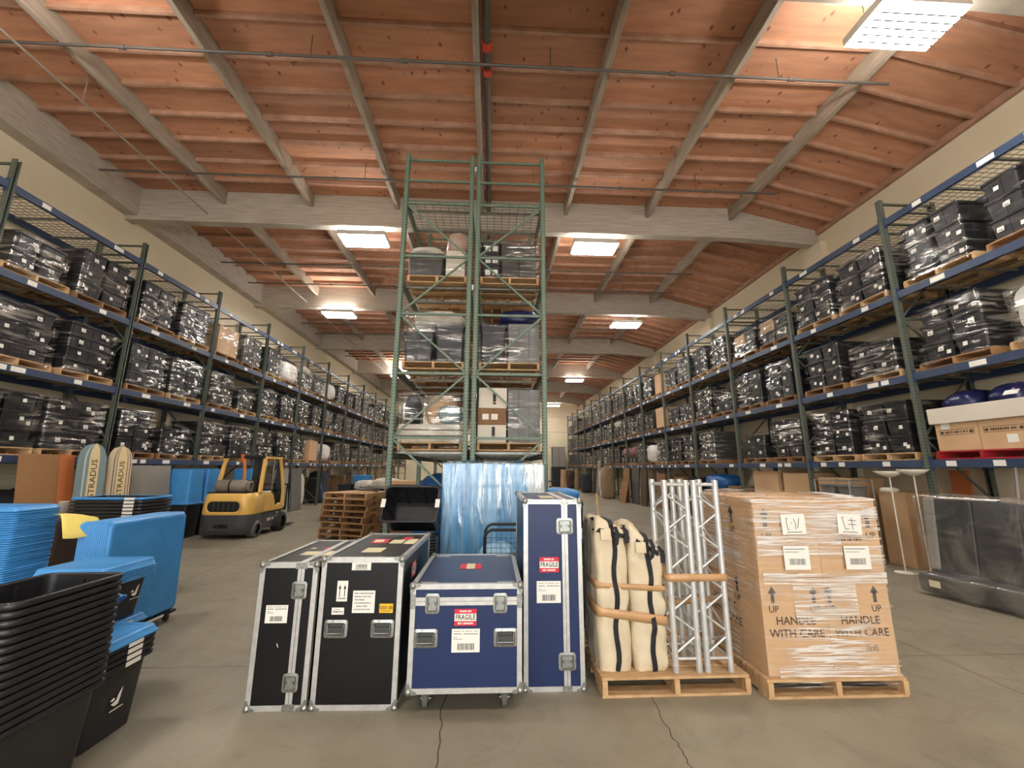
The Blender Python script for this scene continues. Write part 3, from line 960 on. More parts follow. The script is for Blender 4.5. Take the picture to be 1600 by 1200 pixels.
ovL = {(0, 2, 1): 'grid', (1, 2, 0): 'bag', (1, 2, 1): 'grid', (2, 2, 0): 'grid', (2, 2, 1): 'grid', (3, 2, 0): 'cartons', (3, 2, 1): 'grey',
       (1, 1, 0): 'wide', (1, 1, 1): 'wide4', (2, 1, 0): 'grid', (2, 1, 1): 'grid', (3, 1, 0): 'grid', (3, 1, 1): 'bag', (1, 0, 0): 'grid', (1, 0, 1): 'wide', (2, 0, 0): 'grid', (2, 0, 1): 'bag',
       (4, 2, 1): 'white', (5, 2, 1): 'grey_low', (6, 2, 0): 'white', (5, 0, 1): 'tall_carton', (6, 0, 0): 'white'}
ovR = {(0, 2, 1): 'grid', (1, 2, 0): 'grid', (1, 2, 1): 'grid', (0, 1, 1): 'grid', (0, 1, 0): 'white', (0, 2, 0): 'grid', (1, 1, 0): 'bag', (1, 1, 1): 'grid', (0, 0, 1): 'navy_cartons', (1, 0, 0): 'grid', (1, 0, 1): 'grid',
       (2, 2, 0): 'mix', (2, 2, 1): 'mix', (2, 1, 0): 'grid', (2, 1, 1): 'grid', (2, 0, 0): 'grid', (2, 0, 1): 'bag', (3, 0, 0): 'empty', (3, 0, 1): 'grey', (3, 2, 0): 'grid', (3, 2, 1): 'wide',
       (3, 1, 0): 'bag', (3, 1, 1): 'grid4', (4, 1, 0): 'bag', (4, 1, 1): 'bag', (4, 2, 0): 'grid', (4, 2, 1): 'bag', (5, 1, 0): 'tall_carton', (5, 1, 1): 'bag', (5, 2, 1): 'grid', (5, 2, 0): 'tall_carton',
       (5, 0, 1): 'white', (6, 0, 1): 'pink', (7, 0, 0): 'pink', (5, 0, 0): 'grid'}
jobs = []
for nm, Ys, xc, rz, ov in (('left rack', YL, (XLF + XLB) / 2 + .02, PI / 2, ovL), ('right rack', YR, (XRF + XRB) / 2 - .02, -PI / 2, ovR)):
    r = random.Random(11 if rz > 0 else 23)
    for bay, (ya, yb) in enumerate(zip(Ys, Ys[1:])):
        for li in range(3):
            for slot in range(2):
                off = min(.66, (yb - ya - 1.07) / 2)
                yc = ya + off + slot * (yb - ya - 2 * off)
                k = r.choice(kinds)
                if ya < 3.7 and slot == 0 or (ya < 3.7 and slot == 1): continue      # outside the frame
                if ya < 3.9 and slot == 0 and li == 0: continue
                k = ov.get((bay, li, slot), k)
                if k == 'empty': continue
                jobs.append((math.hypot(xc, yc), nm, bay, li, slot, xc, yc, LEV[li] + BH + .002, rz, k))
jobs.sort(key=lambda j: j[0])
for n, (dist, nm, bay, li, slot, xc, yc, zb, rz, k) in enumerate(jobs):
    if k == 'navy_cartons': 
        NAVY = (nm, bay, li, slot, xc, yc, zb, rz); continue
    Yq = YL if rz > 0 else YR
    load(nm, bay, li, slot, xc, yc, zb, rz, k, N_IND[0] < 288, n < 34, w=1.03 if Yq[bay + 1] - Yq[bay] > 2.32 else .97)
o = put('storage_totes', far_tote.data('storage_totes', ['black_plastic', 'label_white']))
tag(o, 'dark wrapped totes on the far bays of both wall racks', 'totes', None, 'stuff')
def scribble(parent, x0, x1, z, h, m, y, seed=1, name='printed_lettering', axis=1):
    """a line of print too small to read: a row of tiny blocks"""
    b = MB(); rr = random.Random(seed); x = x0
    while x < x1:
        w = min(h * rr.uniform(.35, .75), x1 - x)
        if axis == 1: b.box(x, x + w, y - .0004, y, z - h / 2 * rr.uniform(.7, 1), z + h / 2)
        else: b.box(min(y, y + .0006 * (1 if y > 0 else -1)), max(y, y + .0006 * (1 if y > 0 else -1)), x, x + w, z - h / 2 * rr.uniform(.7, 1), z + h / 2)
        x += w + h * (.22 if rr.random() < .82 else .6)
    return b.build(name, m, parent)
# ------------------------------------------------------------------ the green tower's loads
def simple_film(name, lab, w, d, h, seed, loc, rz=0, bulge=0.0, m='film'):
    me = film_mesh(w, d, h, seed, bulge)
    if m != 'film':
        me = me.copy(); me.materials.clear(); me.materials.append(MATS[m])
    return tag(put(name, me, None, loc, (0, 0, rz)), lab, 'stretch wrap', 'stretch wrap on the tower')
def slabs(b, w, d, zs):
    for z0, z1 in zs:
        b.box(-w / 2, w / 2, -d / 2, d / 2, z0, z1)
    return b
TW = {'L': 'left tower row', 'R': 'right tower row'}
tower_n = 0
for rowk, xc, rz in (('L', -0.97, PI / 2), ('R', 0.245, -PI / 2)):
    for bay in range(3):
        for li in range(3):
            for slot in range(2):
                yc = YC[bay] + .64 + slot * 1.2
                zb = CLEV[li] + BH + .002
                M_ = Matrix.Translation((xc, yc, zb))
                if bay == 0 and slot == 0:
                    lab = 'wooden pallet at the front end of the %s, %s' % (TW[rowk], LNAME[li])
                    t = pallet_thing(.98, .98, .125, 'pallet_wood', nb=7); t.location = (xc, yc, zb); t.rotation_euler = (0, 0, 0)
                    tag(t, lab, 'pallet', 'pallets in the tower')
                    continue
                # behind the front loads: plain tote loads
                load(TW[rowk], bay, li, slot, xc, yc, zb, rz, ['grid', 'wide', 'grid4', 'bag'][(bay * 2 + slot + li) % 4], False, False, w=1.04, d=.98)
def tp(x, y, li):     # point on the front pallet of a tower row
    return (x, YC[0] + y, CLEV[li] + BH + .13)
FX = YC[0] + .64
# left row, lowest shelf: mattress-like white slabs, a brown bundle and a clear bag on top
b = MB()
for k in range(3):
    MB().box(-.5, .5, -.45, .45, 0, .085).build('foam_slab', 'cloth_white', None, tp(-.97, .64, 0)[:2] + (tp(0, 0, 0)[2] + k * .095,), bevel=.02)
    o = bpy.context.scene.objects[-1]
fs = [o for o in bpy.data.objects if o.name.startswith('foam_slab')]
for k, o in enumerate(fs):
    tag(o, 'whitish flat foam slab, %s of three, lowest shelf of the left tower row' % ['bottom one', 'middle one', 'topmost'][k], 'slab', 'foam slabs in the tower')
o = blob(.56, .52, .54, 4, .08).build('wrapped_bundle', 'cardboard', None, (-.86, FX + .14, tp(0, 0, 0)[2] + .285), (0, 0, .0)); tag(o, 'tan rounded bundle on the white foam slabs, lowest shelf of left tower row', 'bundle')
o = blob(.24, .6, .5, 9, .1).build('wrapped_bundle', 'dark_fabric', None, (-1.33, FX, tp(0, 0, 0)[2] + .285)); tag(o, 'dark narrow bundle beside the tan bundle, lowest shelf of left tower row', 'bundle')
o = blob(.4, .26, .3, 12, .08).build('wrapped_bundle', 'board_teal', None, (-.68, FX - .31, tp(0, 0, 0)[2] + .285)); tag(o, 'grey blue small bundle in front of the tan one, left tower row', 'bundle')
simple_film('stretch_wrap', 'crumpled clear wrap over foam slabs and tan bundle, left tower row lowest shelf', 1.02, .95, .82, 3, (-.97, FX, CLEV[0] + BH + .08), 0, .1)
# left row, middle shelf: dark cases under shiny film
for q, (x, h, m, lab) in enumerate([(-1.23, .5, 'black_plastic', 'black box, left one under shiny film, middle shelf of the left tower row'), (-.72, .62, 'black_plastic', 'black box, right one under shiny film, middle shelf of the left tower row')]):
    o = put('storage_tote', tote_body(.5, .9, h, m), None, (x, FX, tp(0, 0, 1)[2])); put('lid', tote_lid(.5, .9, h, m), o); tag(o, lab, 'tote')
o = blob(.9, .85, .3, 15, .16).build('wrapped_bundle', 'cloth_white', None, (-.93, FX, tp(0, 0, 1)[2] + .63)); tag(o, 'pale crumpled bundle on black boxes, middle shelf of the left tower row', 'bundle')
simple_film('stretch_wrap', 'shiny crumpled clear wrap around black boxes, left tower row middle shelf', 1.0, .96, .9, 5, (-.97, FX, CLEV[1] + BH + .08), 0, .1)
# left row, upper shelf: grey bin and a big clear bag
o = put('storage_tote', tote_body(.62, .9, .42, 'tote_grey'), None, (-1.18, FX, tp(0, 0, 2)[2])); put('lid', tote_lid(.62, .9, .42, 'tote_grey'), o); tag(o, 'dark grey wrapped bin, upper shelf of the left tower row', 'tote')
o = put('carton', carton_mesh(.32, .8, .5, 'carton_white'), None, (-.68, FX, tp(0, 0, 2)[2])); tag(o, 'pale upright carton beside the grey bin, upper shelf of left tower row', 'carton')
o = blob(.62, .8, .2, 31, .1).build('wrapped_bundle', 'cloth_white', None, (-1.18, FX, tp(0, 0, 2)[2] + .425)); tag(o, 'pale thin bundle on the grey bin, upper shelf of left tower row', 'bundle')
mat('bag_pink', 'b9a79a', 0.35, col2='a3806f', nscale=3)
o = blob(.44, .6, .46, 22, .1, sq=2.2).build('clear_bag', 'bag_pink', None, (-.66, FX - .05, tp(0, 0, 2)[2] + .505)); tag(o, 'round bulging pinkish plastic bag atop the left tower row', 'bag')
simple_film('stretch_wrap', 'clear wrap around grey bin and pale carton, left tower row upper shelf', .98, .94, .5, 2, (-.97, FX, CLEV[2] + BH + .08))
# right row, lowest shelf: white and brown cartons beside a wall of grey boxes
zz = tp(0, 0, 0)[2]
for k, (h, m, lab) in enumerate([(.27, 'carton_white', 'white carton, lowest of three, front of the right tower row'), (.26, 'cardboard_dark', 'brown carton with two labels between two white cartons, right tower row'), (.32, 'carton_white', 'white carton, topmost of three, tilted, front of the right tower row')]):
    o = put('carton', carton_mesh(.44, .5, h, m), None, (-.02, YC[0] + .42, zz), (0, 0, .05 if k == 2 else 0)); tag(o, lab, 'carton', 'cartons in the tower')
    if k == 1:
        for x in (-.1, .04): MB().box(x - .05, x + .05, -.253, -.25, .08, .17).build('label', 'label_white', o)
    else:
        MB().box(.0, .05, -.2525, -.25, .1, .24).box(.0, .05, -.2525, -.25, .06, .09).build('printed_mark', 'ink', o)
    zz += h + .003
zz = tp(0, 0, 0)[2]
for i in range(3):
    for k in range(3):
        o = put('grey_box', carton_mesh(.166, .8, .28, 'grey_panel', 'grey_panel'), None, (.32 + i * .17, FX, zz + k * .283)); tag(o, 'grey slim box, %s row, %s column, lowest shelf of right tower row' % (ORD[k], ORD[i]), 'box', 'grey boxes in the tower')
simple_film('stretch_wrap', 'clear wrap around the grey boxes, right tower row lowest shelf', .56, .9, .9, 4, (.49, FX, CLEV[0] + BH + .08), 0, .05)
# right row, middle shelf
zz = tp(0, 0, 1)[2]
for i in range(3):
    for k in range(2):
        o = put('grey_box', carton_mesh(.166, .8, .34, 'grey_panel', 'grey_panel'), None, (.32 + i * .17, FX, zz + k * .343)); tag(o, 'grey slim box, %s row, %s column, middle shelf of right tower row' % (ORD[k], ORD[i]), 'box', 'grey boxes in the tower')
o = put('storage_tote', tote_body(.44, .9, .66), None, (-.02, FX, zz)); put('lid', tote_lid(.44, .9, .66), o); tag(o, 'tall black bin beside grey boxes, middle shelf of the right tower row', 'tote')
o = blob(.7, .8, .3, 44, .12).build('moving_blanket', 'navy_bag', None, (.42, FX, zz + .69)); tag(o, 'shiny navy bag lying on grey boxes, middle shelf of right tower row', 'bag')
simple_film('stretch_wrap', 'clear wrap around bin and grey boxes, right tower row middle shelf', 1.0, .95, .78, 6, (.245, FX, CLEV[1] + BH + .08), 0, .1)
# right row, upper shelf
zz = tp(0, 0, 2)[2]
for k in range(3):
    o = put('storage_tote', tote_body(.34, .85, .22), None, (-.07, FX, zz + k * .222)); put('lid', tote_lid(.34, .85, .22), o)
    for q in range(2): MB().box(-.1 + q * .12, -.01 + q * .12, -.418, -.414, .06, .16).build('label', 'label_white', o)
    tag(o, 'black box with white labels, %s of three, upper shelf of right tower row' % ['bottom one', 'middle one', 'topmost'][k], 'tote', 'labelled boxes in the tower')
for i in range(2):
    for k in range(3):
        o = put('grey_box', carton_mesh(.28, .8, .22, 'tote_grey', 'tote_grey'), None, (.26 + i * .29, FX, zz + k * .223)); tag(o, 'dark grey box, %s row, %s column, upper shelf of right tower row' % (ORD[k], ORD[i]), 'box', 'grey boxes in the tower')
simple_film('stretch_wrap', 'clear wrap around the boxes, right tower row upper shelf', 1.0, .95, .76, 1, (.245, FX, CLEV[2] + BH + .08), 0, .05)

# right rack's nearest lowest load: cartons with printed bands under a white tray, navy bags on top
nm, bay, li, slot, xc, yc, zb, rz = NAVY
t = pallet_thing(1.2, .92, .125, 'pallet_red'); t.location = (xc, yc - .08, zb); t.rotation_euler = (0, 0, rz)
tag(t, 'red plastic pallet under banded cartons, lowest shelf, near end of right rack', 'pallet', 'pallets on the racks')
for q in range(2):
    o = put('carton', carton_mesh(.57, .85, .44, 'cardboard'), None, (xc, yc - .08 + (.29 if q == 0 else -.29), zb + .128), (0, 0, rz))
    tag(o, ['brown carton with a black printed band, farther one under the white tray', 'brown carton with a black printed band, nearer one under the white tray'][q], 'carton', 'banded cartons')
    MB().box(-.23, .23, -.4275, -.425, .23, .235).box(-.23, .23, -.4275, -.425, .305, .31).box(-.23, -.225, -.4275, -.425, .23, .31).box(.225, .23, -.4275, -.425, .23, .31).build('printed_band', 'ink_brown', o)
    scribble(o, -.15, .15, .268, .034, 'ink_brown', -.4276, 40 + q)
    for x in (-.195, .195): MB().cyl((x, -.425, .268), (x, -.4282, .268), .022, 10).build('printed_emblem', 'ink_brown', o)
    MB().box(-.2 if q == 0 else .02, -.08 if q == 0 else .14, -.428, -.425, .32 if q == 0 else .08, .42 if q == 0 else .19).build('label', 'label_white', o)
b = MB()
b.box(-.62, .62, -.47, .47, 0, .012)
for x0, x1, y0, y1 in ((-.62, .62, -.47, -.455), (-.62, .62, .455, .47), (-.62, -.605, -.455, .455), (.605, .62, -.455, .455)):
    b.box(x0, x1, y0, y1, -.04, .20)
o = b.build('tray', 'carton_white', None, (xc, yc - .08, zb + .575), (0, 0, rz), bevel=.006); tag(o, 'whitish shallow cardboard tray on the banded cartons, right rack', 'tray')
for q, (dy, w) in enumerate([(.29, .52), (-.28, .5)]):
    o = blob(w, .74, .44, 60 + q, .13).build('moving_bag', 'navy_bag', None, (xc, yc - .08 + dy, zb + .59), (0, 0, rz)); tag(o, ['shiny navy bag in the white tray, farther one', 'shiny navy bag with white label in the white tray, nearer one'][q], 'bag', 'navy bags in the tray')
    if q: MB().box(-.02, .14, -.005, 0, -.03, .05).build('label', 'label_white', o, (0.1, -.40, .27), (-.7, 0, 0))

# ------------------------------------------------------------------ flight cases
def latch_mesh():
    if 'latch' not in SHARED:
        b = MB(); b.cur = 0
        w, h = .105, .115
        oo = rrect(w, h, .018, 3); ii = rrect(w - .03, h - .03, .012, 3); i2 = rrect(w - .036, h - .036, .01, 3)
        f = lambda P, y: [(p[0], y, p[1]) for p in P]
        b.loft([f(oo, 0), f(oo, -.006), f(ii, -.008), f(i2, -.002)], False, False)
        b.cur = 1
        b.add(f(i2, -.002), [tuple(range(len(i2)))], False)
        b.cur = 0
        b.box(-.03, .03, -.007, -.002, .008, .038).box(-.03, .03, -.007, -.002, -.038, -.01)
        b.cyl((0, -.002, -.0), (0, -.011, 0), .02, 12)
        b.bar((-.018, -.012, .014), (.018, -.012, -.014), .005, .012, (0, 1, 0))
        for x in (-.044, 0, .044):
            for z in (-.049, .049):
                b.cyl((x, -.006, z), (x, -.0095, z), .004, 6)
        SHARED['latch'] = b.data('butterfly_latch', ['chrome', 'latch_dark'])
    return SHARED['latch']
def handle_mesh():
    if 'handle' not in SHARED:
        b = MB()
        w, h = .16, .115
        oo = rrect(w, h, .018, 3); ii = rrect(w - .035, h - .035, .014, 3); i2 = rrect(w - .05, h - .05, .012, 3)
        f = lambda P, y: [(p[0], y, p[1]) for p in P]
        b.loft([f(oo, 0), f(oo, -.006), f(ii, -.010), f(i2, -.002)], False, False)
        b.cur = 1
        b.add(f(i2, -.002), [tuple(range(len(i2)))], False)
        b.box(-.05, .05, -.016, -.004, -.024, .012)
        b.cur = 0
        b.tube([(-.055, -.012, .03), (-.055, -.018, -.026), (.055, -.018, -.026), (.055, -.012, .03)], .004, 6)
        for x in (-.07, -.024, .024, .07):
            for z in (-.049, .049):
                b.cyl((x, -.006, z), (x, -.0095, z), .004, 6)
        SHARED['handle'] = b.data('recessed_handle', ['chrome', 'steel_dark'])
    return SHARED['handle']
def corner_mesh():
    if 'corner' not in SHARED:
        b = MB()
        b.sphere((.012, .012, .012), .027, 12, 8)
        pl = [(0, 0), (.062, 0), (.068, .012), (.03, .03), (.012, .068), (0, .062)]
        for ax in (0, 1, 2):
            b.prism([(p[0], p[1]) for p in pl], ax, -.0045, 0)
        for p in ((.048, .012), (.012, .048), (.022, .022)):
            b.cyl((p[0], -.0045, p[1]), (p[0], -.008, p[1]), .004, 6)
            b.cyl((-.0045, p[0], p[1]), (-.008, p[0], p[1]), .004, 6)
            b.cyl((p[0], p[1], -.0045), (p[0], p[1], -.008), .004, 6)
        SHARED['corner'] = b.data('ball_corner', 'chrome')
    return SHARED['corner']
EW = .034
def flight_case(lab, w, d, h, loc, rz, panel, z0=0.0, group='road cases in the row'):
    t = tag(empty('flight_case', loc, rz), lab, 'flight case', group)
    e = .006
    X0, X1, Y0, Y1, Z0, Z1 = -w / 2, w / 2, 0, d, z0, z0 + h
    # panels (inside the edge extrusions)
    for x0, x1, y0, y1, q0, q1 in ((X0 + e, X1 - e, Y0 + e, Y0 + e + .009, Z0 + e, Z1 - e), (X0 + e, X1 - e, Y1 - e - .009, Y1 - e, Z0 + e, Z1 - e),
                                   (X0 + e, X0 + e + .009, Y0 + e + .01, Y1 - e - .01, Z0 + e, Z1 - e), (X1 - e - .009, X1 - e, Y0 + e + .01, Y1 - e - .01, Z0 + e, Z1 - e),
                                   (X0 + e + .01, X1 - e - .01, Y0 + e + .01, Y1 - e - .01, Z1 - e - .009, Z1 - e), (X0 + e + .01, X1 - e - .01, Y0 + e + .01, Y1 - e - .01, Z0 + e, Z0 + e + .009)):
        MB().box(x0, x1, y0, y1, q0, q1).build('panel', panel, t)
    # edge extrusions: L profiles
    def edge(p0, p1, a, b_):
        """a, b_: inward unit axes of the two flanges"""
        A, B = Vector(a), Vector(b_)
        p0, p1 = Vector(p0), Vector(p1)
        th = .0035
        prof = [Vector((0, 0, 0)), A * EW, A * EW + B * th, A * th * 2 + B * th * 2, A * th + B * EW, B * EW]
        b = MB(); n = len(prof)
        b.add([p0 + q for q in prof] + [p1 + q for q in prof], [tuple(range(n)), tuple(range(2 * n - 1, n - 1, -1))] + [(k, n + k, n + (k + 1) % n, (k + 1) % n) for k in range(n)], False)
        b.build('edge_extrusion', 'aluminium', t)
    for y, iy in ((Y0, 1), (Y1, -1)):
        for z, iz in ((Z0, 1), (Z1, -1)):
            edge((X0, y, z), (X1, y, z), (0, iy, 0), (0, 0, iz))
        for x, ix in ((X0, 1), (X1, -1)):
            edge((x, y, Z0), (x, y, Z1), (0, iy, 0), (ix, 0, 0))
    for x, ix in ((X0, 1), (X1, -1)):
        for z, iz in ((Z0, 1), (Z1, -1)):
            edge((x, Y0, z), (x, Y1, z), (ix, 0, 0), (0, 0, iz))
    for x, ix in ((X0, 1), (X1, -1)):
        for y, iy in ((Y0, 1), (Y1, -1)):
            for z, iz in ((Z0, 1), (Z1, -1)):
                o = put('ball_corner', corner_mesh(), t, (x, y, z)); o.scale = (ix, iy, iz)
    return t
def plate(t, name, m, x0, x1, z0, z1, y=0.0, th=.0016):
    return MB().box(x0, x1, y - th, y, z0, z1).build(name, m, t)
def ship_label(t, x, z, w=.115, h=.1, y=.0045):
    """white shipping label: heading lines, address lines and a barcode"""
    o = plate(t, 'shipping_label', 'label_white', x - w / 2, x + w / 2, z - h / 2, z + h / 2, y)
    b = MB(); yy = y - .0017
    def ln(x0, x1, z0, hh): b.box(x - w / 2 + x0 * w, x - w / 2 + x1 * w, yy - .0003, yy, z + h / 2 - z0 * h - hh / 2, z + h / 2 - z0 * h + hh / 2)
    for z0, segs in ((.10, ((.06, .3), (.34, .44), (.48, .72), (.78, .92))), (.22, ((.06, .34), (.42, .94))), (.36, ((.06, .2),)), (.44, ((.06, .38),))):
        for a, b2 in segs: ln(a, b2, z0, .0045 if z0 == .22 else .003)
    b.build('printed_lines', 'ink_grey', o)
    b = MB(); r = random.Random(int(x * 1000 + z * 777))
    q = .22
    while q < .78:
        wd_ = r.choice((.012, .018, .03)); b.box(x - w / 2 + q * w, x - w / 2 + (q + wd_) * w, yy - .0003, yy, z - h * .40, z - h * .12); q += wd_ + r.choice((.012, .02))
    b.build('barcode', 'ink', o)
    return o
def fragile(t, x, z, w=.085, h=.068, y=.0045, rot=None):
    o = plate(t, 'fragile_sticker', 'label_red', -w / 2, w / 2, -h / 2, h / 2, 0)
    o.location = (x, y, z)
    if rot: o.rotation_euler = rot
    MB().box(-w / 2 + .001, w / 2 - .001, -.0022, -.0016, -h * .22, h * .22).build('white_band', 'label_white', o)
    text('FRAGILE', h * .44, 'ink', o, (0, -.0026, 0), bold=h * .008, sx=.235 * w / (h * .44), space=1.05)
    scribble(o, -w * .28, w * .26, h * .36, h * .12, 'label_white', -.0017, 3)
    scribble(o, -w * .34, w * .34, -h * .36, h * .12, 'label_white', -.0017, 5)
    return o
def flat_label(t, m, x0, x1, y0, y1, z, name='sticker', rz=0.0):
    return MB().box(-(x1 - x0) / 2, (x1 - x0) / 2, -(y1 - y0) / 2, (y1 - y0) / 2, 0, .0012).build(name, m, t, ((x0 + x1) / 2, (y0 + y1) / 2, z), (0, 0, rz))

# 1: slim black case
c1 = flight_case('slim black road case with one seam and two latches, leftmost of the row', .40, .96, .93, (-1.43, 3.21, 0), .0, 'laminate_black')
w, h = .40, .93
sx = .085
plate(c1, 'seam_extrusion', 'aluminium', sx - .023, sx + .023, .01, h - .01, .002, .004)
MB().box(sx - .0015, sx + .0015, -.0024, -.0019, .01, h - .01).build('seam_gap', 'steel_dark', c1)
MB().box(sx - .023, sx + .023, 0.02, .94, h - .006, h + .001).build('seam_extrusion', 'aluminium', c1)
for z in (.75, .17): put('butterfly_latch', latch_mesh(), c1, (sx, -.001, z))
for z in (h - .02, .02):
    b = MB().box(sx - .04, sx + .04, -.004, 0, z - .02, z + .02)
    for dx in (-.03, -.01, .01, .03): b.cyl((sx + dx, -.004, z), (sx + dx, -.007, z), .004, 6)
    b.build('joint_plate', 'chrome', c1)
ship_label(c1, -.058, .595, .15, .115)
flat_label(c1, 'label_cream', -.07, .05, .30, .44, h - .005); flat_label(c1, 'label_red', .02, .1, .52, .62, h - .005); flat_label(c1, 'label_cream', .09, .16, .26, .45, h - .005); flat_label(c1, 'label_cream', -.09, -.05, .55, .6, h - .005)
MB().bar((-.035, .0035, .41), (-.025, .0035, .385), .002, .004).build('scratch', 'label_white', c1)
# 2: big black case
c2 = flight_case('large black road case with two handles and a yellow sticker, second in row', .575, 1.12, .965, (-.915, 3.20, 0), -.02, 'laminate_black')
h = .965
for x in (-.155, .165): put('recessed_handle', handle_mesh(), c2, (x, .004, .50))
def bar_label(t, x, z, w, h_):
    o = plate(t, 'barcode_label', 'label_white', x - w / 2, x + w / 2, z - h_ / 2, z + h_ / 2, .0045)
    b = MB(); r = random.Random(2); q = .2
    while q < .8:
        wd_ = r.choice((.012, .02, .03)); b.box(x - w / 2 + q * w, x - w / 2 + (q + wd_) * w, .0025, .0029, z - h_ * .2, z + h_ * .3); q += wd_ + .018
    b.box(x - w * .32, x + w * .32, .0025, .0029, z - h_ * .38, z - h_ * .30)
    b.build('barcode', 'ink', o)
bar_label(c2, -.01, .905, .135, .05)
o = plate(c2, 'arrow_sticker', 'label_white', -.17, -.095, .675, .81, .0045)
b = MB()
for x in (-.15, -.115):
    b.box(x - .0028, x + .0028, .0025, .0029, .705, .76)
    b.prism([(x - .009, .757), (x + .009, .757), (x, .785)], 1, .0025, .0029)
b.box(-.16, -.105, .0025, .0029, .692, .697)
b.build('printed_arrows', 'ink', o)
o = plate(c2, 'small_label', 'label_white', -.195, -.11, .59, .635, .0045)
scribble(o, -.185, -.12, .608, .010, 'ink', .0028, 7)
MB().box(-.18, -.14, .0025, .0029, .622, .625).build('printed_lines', 'ink_grey', o)
o = plate(c2, 'notice_label', 'label_white', -.055, .10, .60, .745, .0045)
for k, (xa, xb) in enumerate([(-.045, .09), (-.045, .075), (-.04, .03), (-.042, .075), (-.025, .05), (-.045, .07)]):
    scribble(o, xa, xb, .727 - k * .021, .0085, 'ink_grey', .0028, 20 + k)
o = plate(c2, 'yellow_sticker', 'label_yellow', .135, .23, .60, .66, .0045)
text('CO1 55', .027, 'ink', o, (.1825, .0028, .633), bold=.001)
MB().box(.15, .215, .0025, .0029, .612, .615).build('printed_lines', 'ink', o)
flat_label(c2, 'label_cream', -.09, .06, .22, .40, h - .005); flat_label(c2, 'label_red', -.15, -.01, .62, .82, h - .005, rz=.1); flat_label(c2, 'label_cream', .02, .13, .60, .78, h - .005)
flat_label(c2, 'label_red', .09, .17, .78, .92, h - .005, rz=-.1); flat_label(c2, 'label_cream', .15, .24, .58, .82, h - .005)
flat_label(c2, 'label_cream', -.13, -.05, .66, .78, h - .0036, rz=.1)
o = fragile(c2, 0, 0, .16, .11, 0); o.location = (.2885 - .0055 - .0005, .42, .80); o.rotation_euler = (0, 0, PI / 2)
# 3: navy trunk on casters
c3 = flight_case('navy trunk on casters with lid, two latches, two handles and FRAGILE sticker', .765, 1.02, .675, (-.165, 3.10, 0), 0, 'laminate_navy', z0=.135)
z0 = .135; h = z0 + .675
zl = z0 + .565
plate(c3, 'lid_extrusion', 'aluminium', -.355, .355, zl - .026, zl + .026, .002, .004)
MB().box(-.355, .355, -.0026, -.0019, zl - .001, zl + .001).build('seam_gap', 'steel_dark', c3)
for sx in (-1, 1):
    MB().box(sx * .3825 - .003, sx * .3825 + .003, .01, 1.0, zl - .026, zl + .026).build('lid_extrusion', 'aluminium', c3)
    b = MB().box(sx * .365 - .018, sx * .365 + .018, -.0045, 0, zl - .045, zl + .045)
    for dz in (-.035, -.012, .012, .035):
        b.cyl((sx * .372, -.0045, zl + dz), (sx * .372, -.0075, zl + dz), .0045, 6); b.cyl((sx * .356, -.0045, zl + dz * .8), (sx * .356, -.0075, zl + dz * .8), .0045, 6)
    b.build('joint_plate', 'chrome', c3)
    o = put('butterfly_latch', latch_mesh(), c3, (sx * .232, -.002, zl - .012)); o.scale = (.92, 1, 1.12)
    put('recessed_handle', handle_mesh(), c3, (sx * .27, .004, z0 + .335))
    for yy in (.03, .95):
        MB().box(sx * .27 - .06, sx * .27 + .06, yy, yy + .04, h - .006, h + .0015).build('hinge_plate', 'chrome', c3)
fragile(c3, -.005, z0 + .462, .15, .105); ship_label(c3, .0, z0 + .318, .19, .145)
o = flat_label(c3, 'label_red', -.085, .085, .46, .64, h - .005); MB().box(-.035, .035, -.09, .09, .0012, .002).build('white_band', 'label_cream', o)
for sx in (-1, 1):
    for yy in (.13, .9):
        t = MB().box(-.05, .05, -.045, .045, .125, .135)
        t.build('caster_plate', 'steel_dark', c3, (sx * .27, yy, 0))
        b = MB()
        for q in (-.022, .022): b.box(q - .002, q + .002, -.03, .025, .045, .125)
        b.cyl((-.036, -.0, .052), (.036, 0, .052), .006, 8).box(-.024, .024, -.03, .025, .115, .125)
        f = b.build('caster_fork', 'chrome', c3, (sx * .27, yy, 0))
        MB().cyl((-.016, 0, .052), (.016, 0, .052), .052, 20).build('caster_wheel', 'rubber_grey', f)
# 4: tall navy case
c4 = flight_case('tall navy road case with FRAGILE sticker and off-centre seam, right end of row', .455, 1.05, 1.355, (.478, 3.388, 0), .0, 'laminate_navy')
h = 1.355
sx = .095
plate(c4, 'seam_extrusion', 'aluminium', sx - .024, sx + .024, .01, h - .01, .002, .004)
MB().box(sx - .0015, sx + .0015, -.0026, -.0019, .01, h - .01).build('seam_gap', 'steel_dark', c4)
MB().box(sx - .024, sx + .024, .02, 1.03, h - .006, h + .001).build('seam_extrusion', 'aluminium', c4)
for z in (1.155, .2): 
    o = put('butterfly_latch', latch_mesh(), c4, (sx, -.002, z)); o.scale = (1.25, 1, 1.05)
for z in (h - .018, .02):
    b = MB().box(sx - .036, sx + .036, -.0045, 0, z - .02, z + .02)
    for dx in (-.027, -.009, .009, .027): b.cyl((sx + dx, -.0045, z), (sx + dx, -.007, z), .0045, 6)
    b.build('joint_plate', 'chrome', c4)
fragile(c4, -.03, .87, .148, .11); ship_label(c4, -.035, .675, .185, .155)
flat_label(c4, 'label_cream', -.06, .06, .25, .55, h - .005)

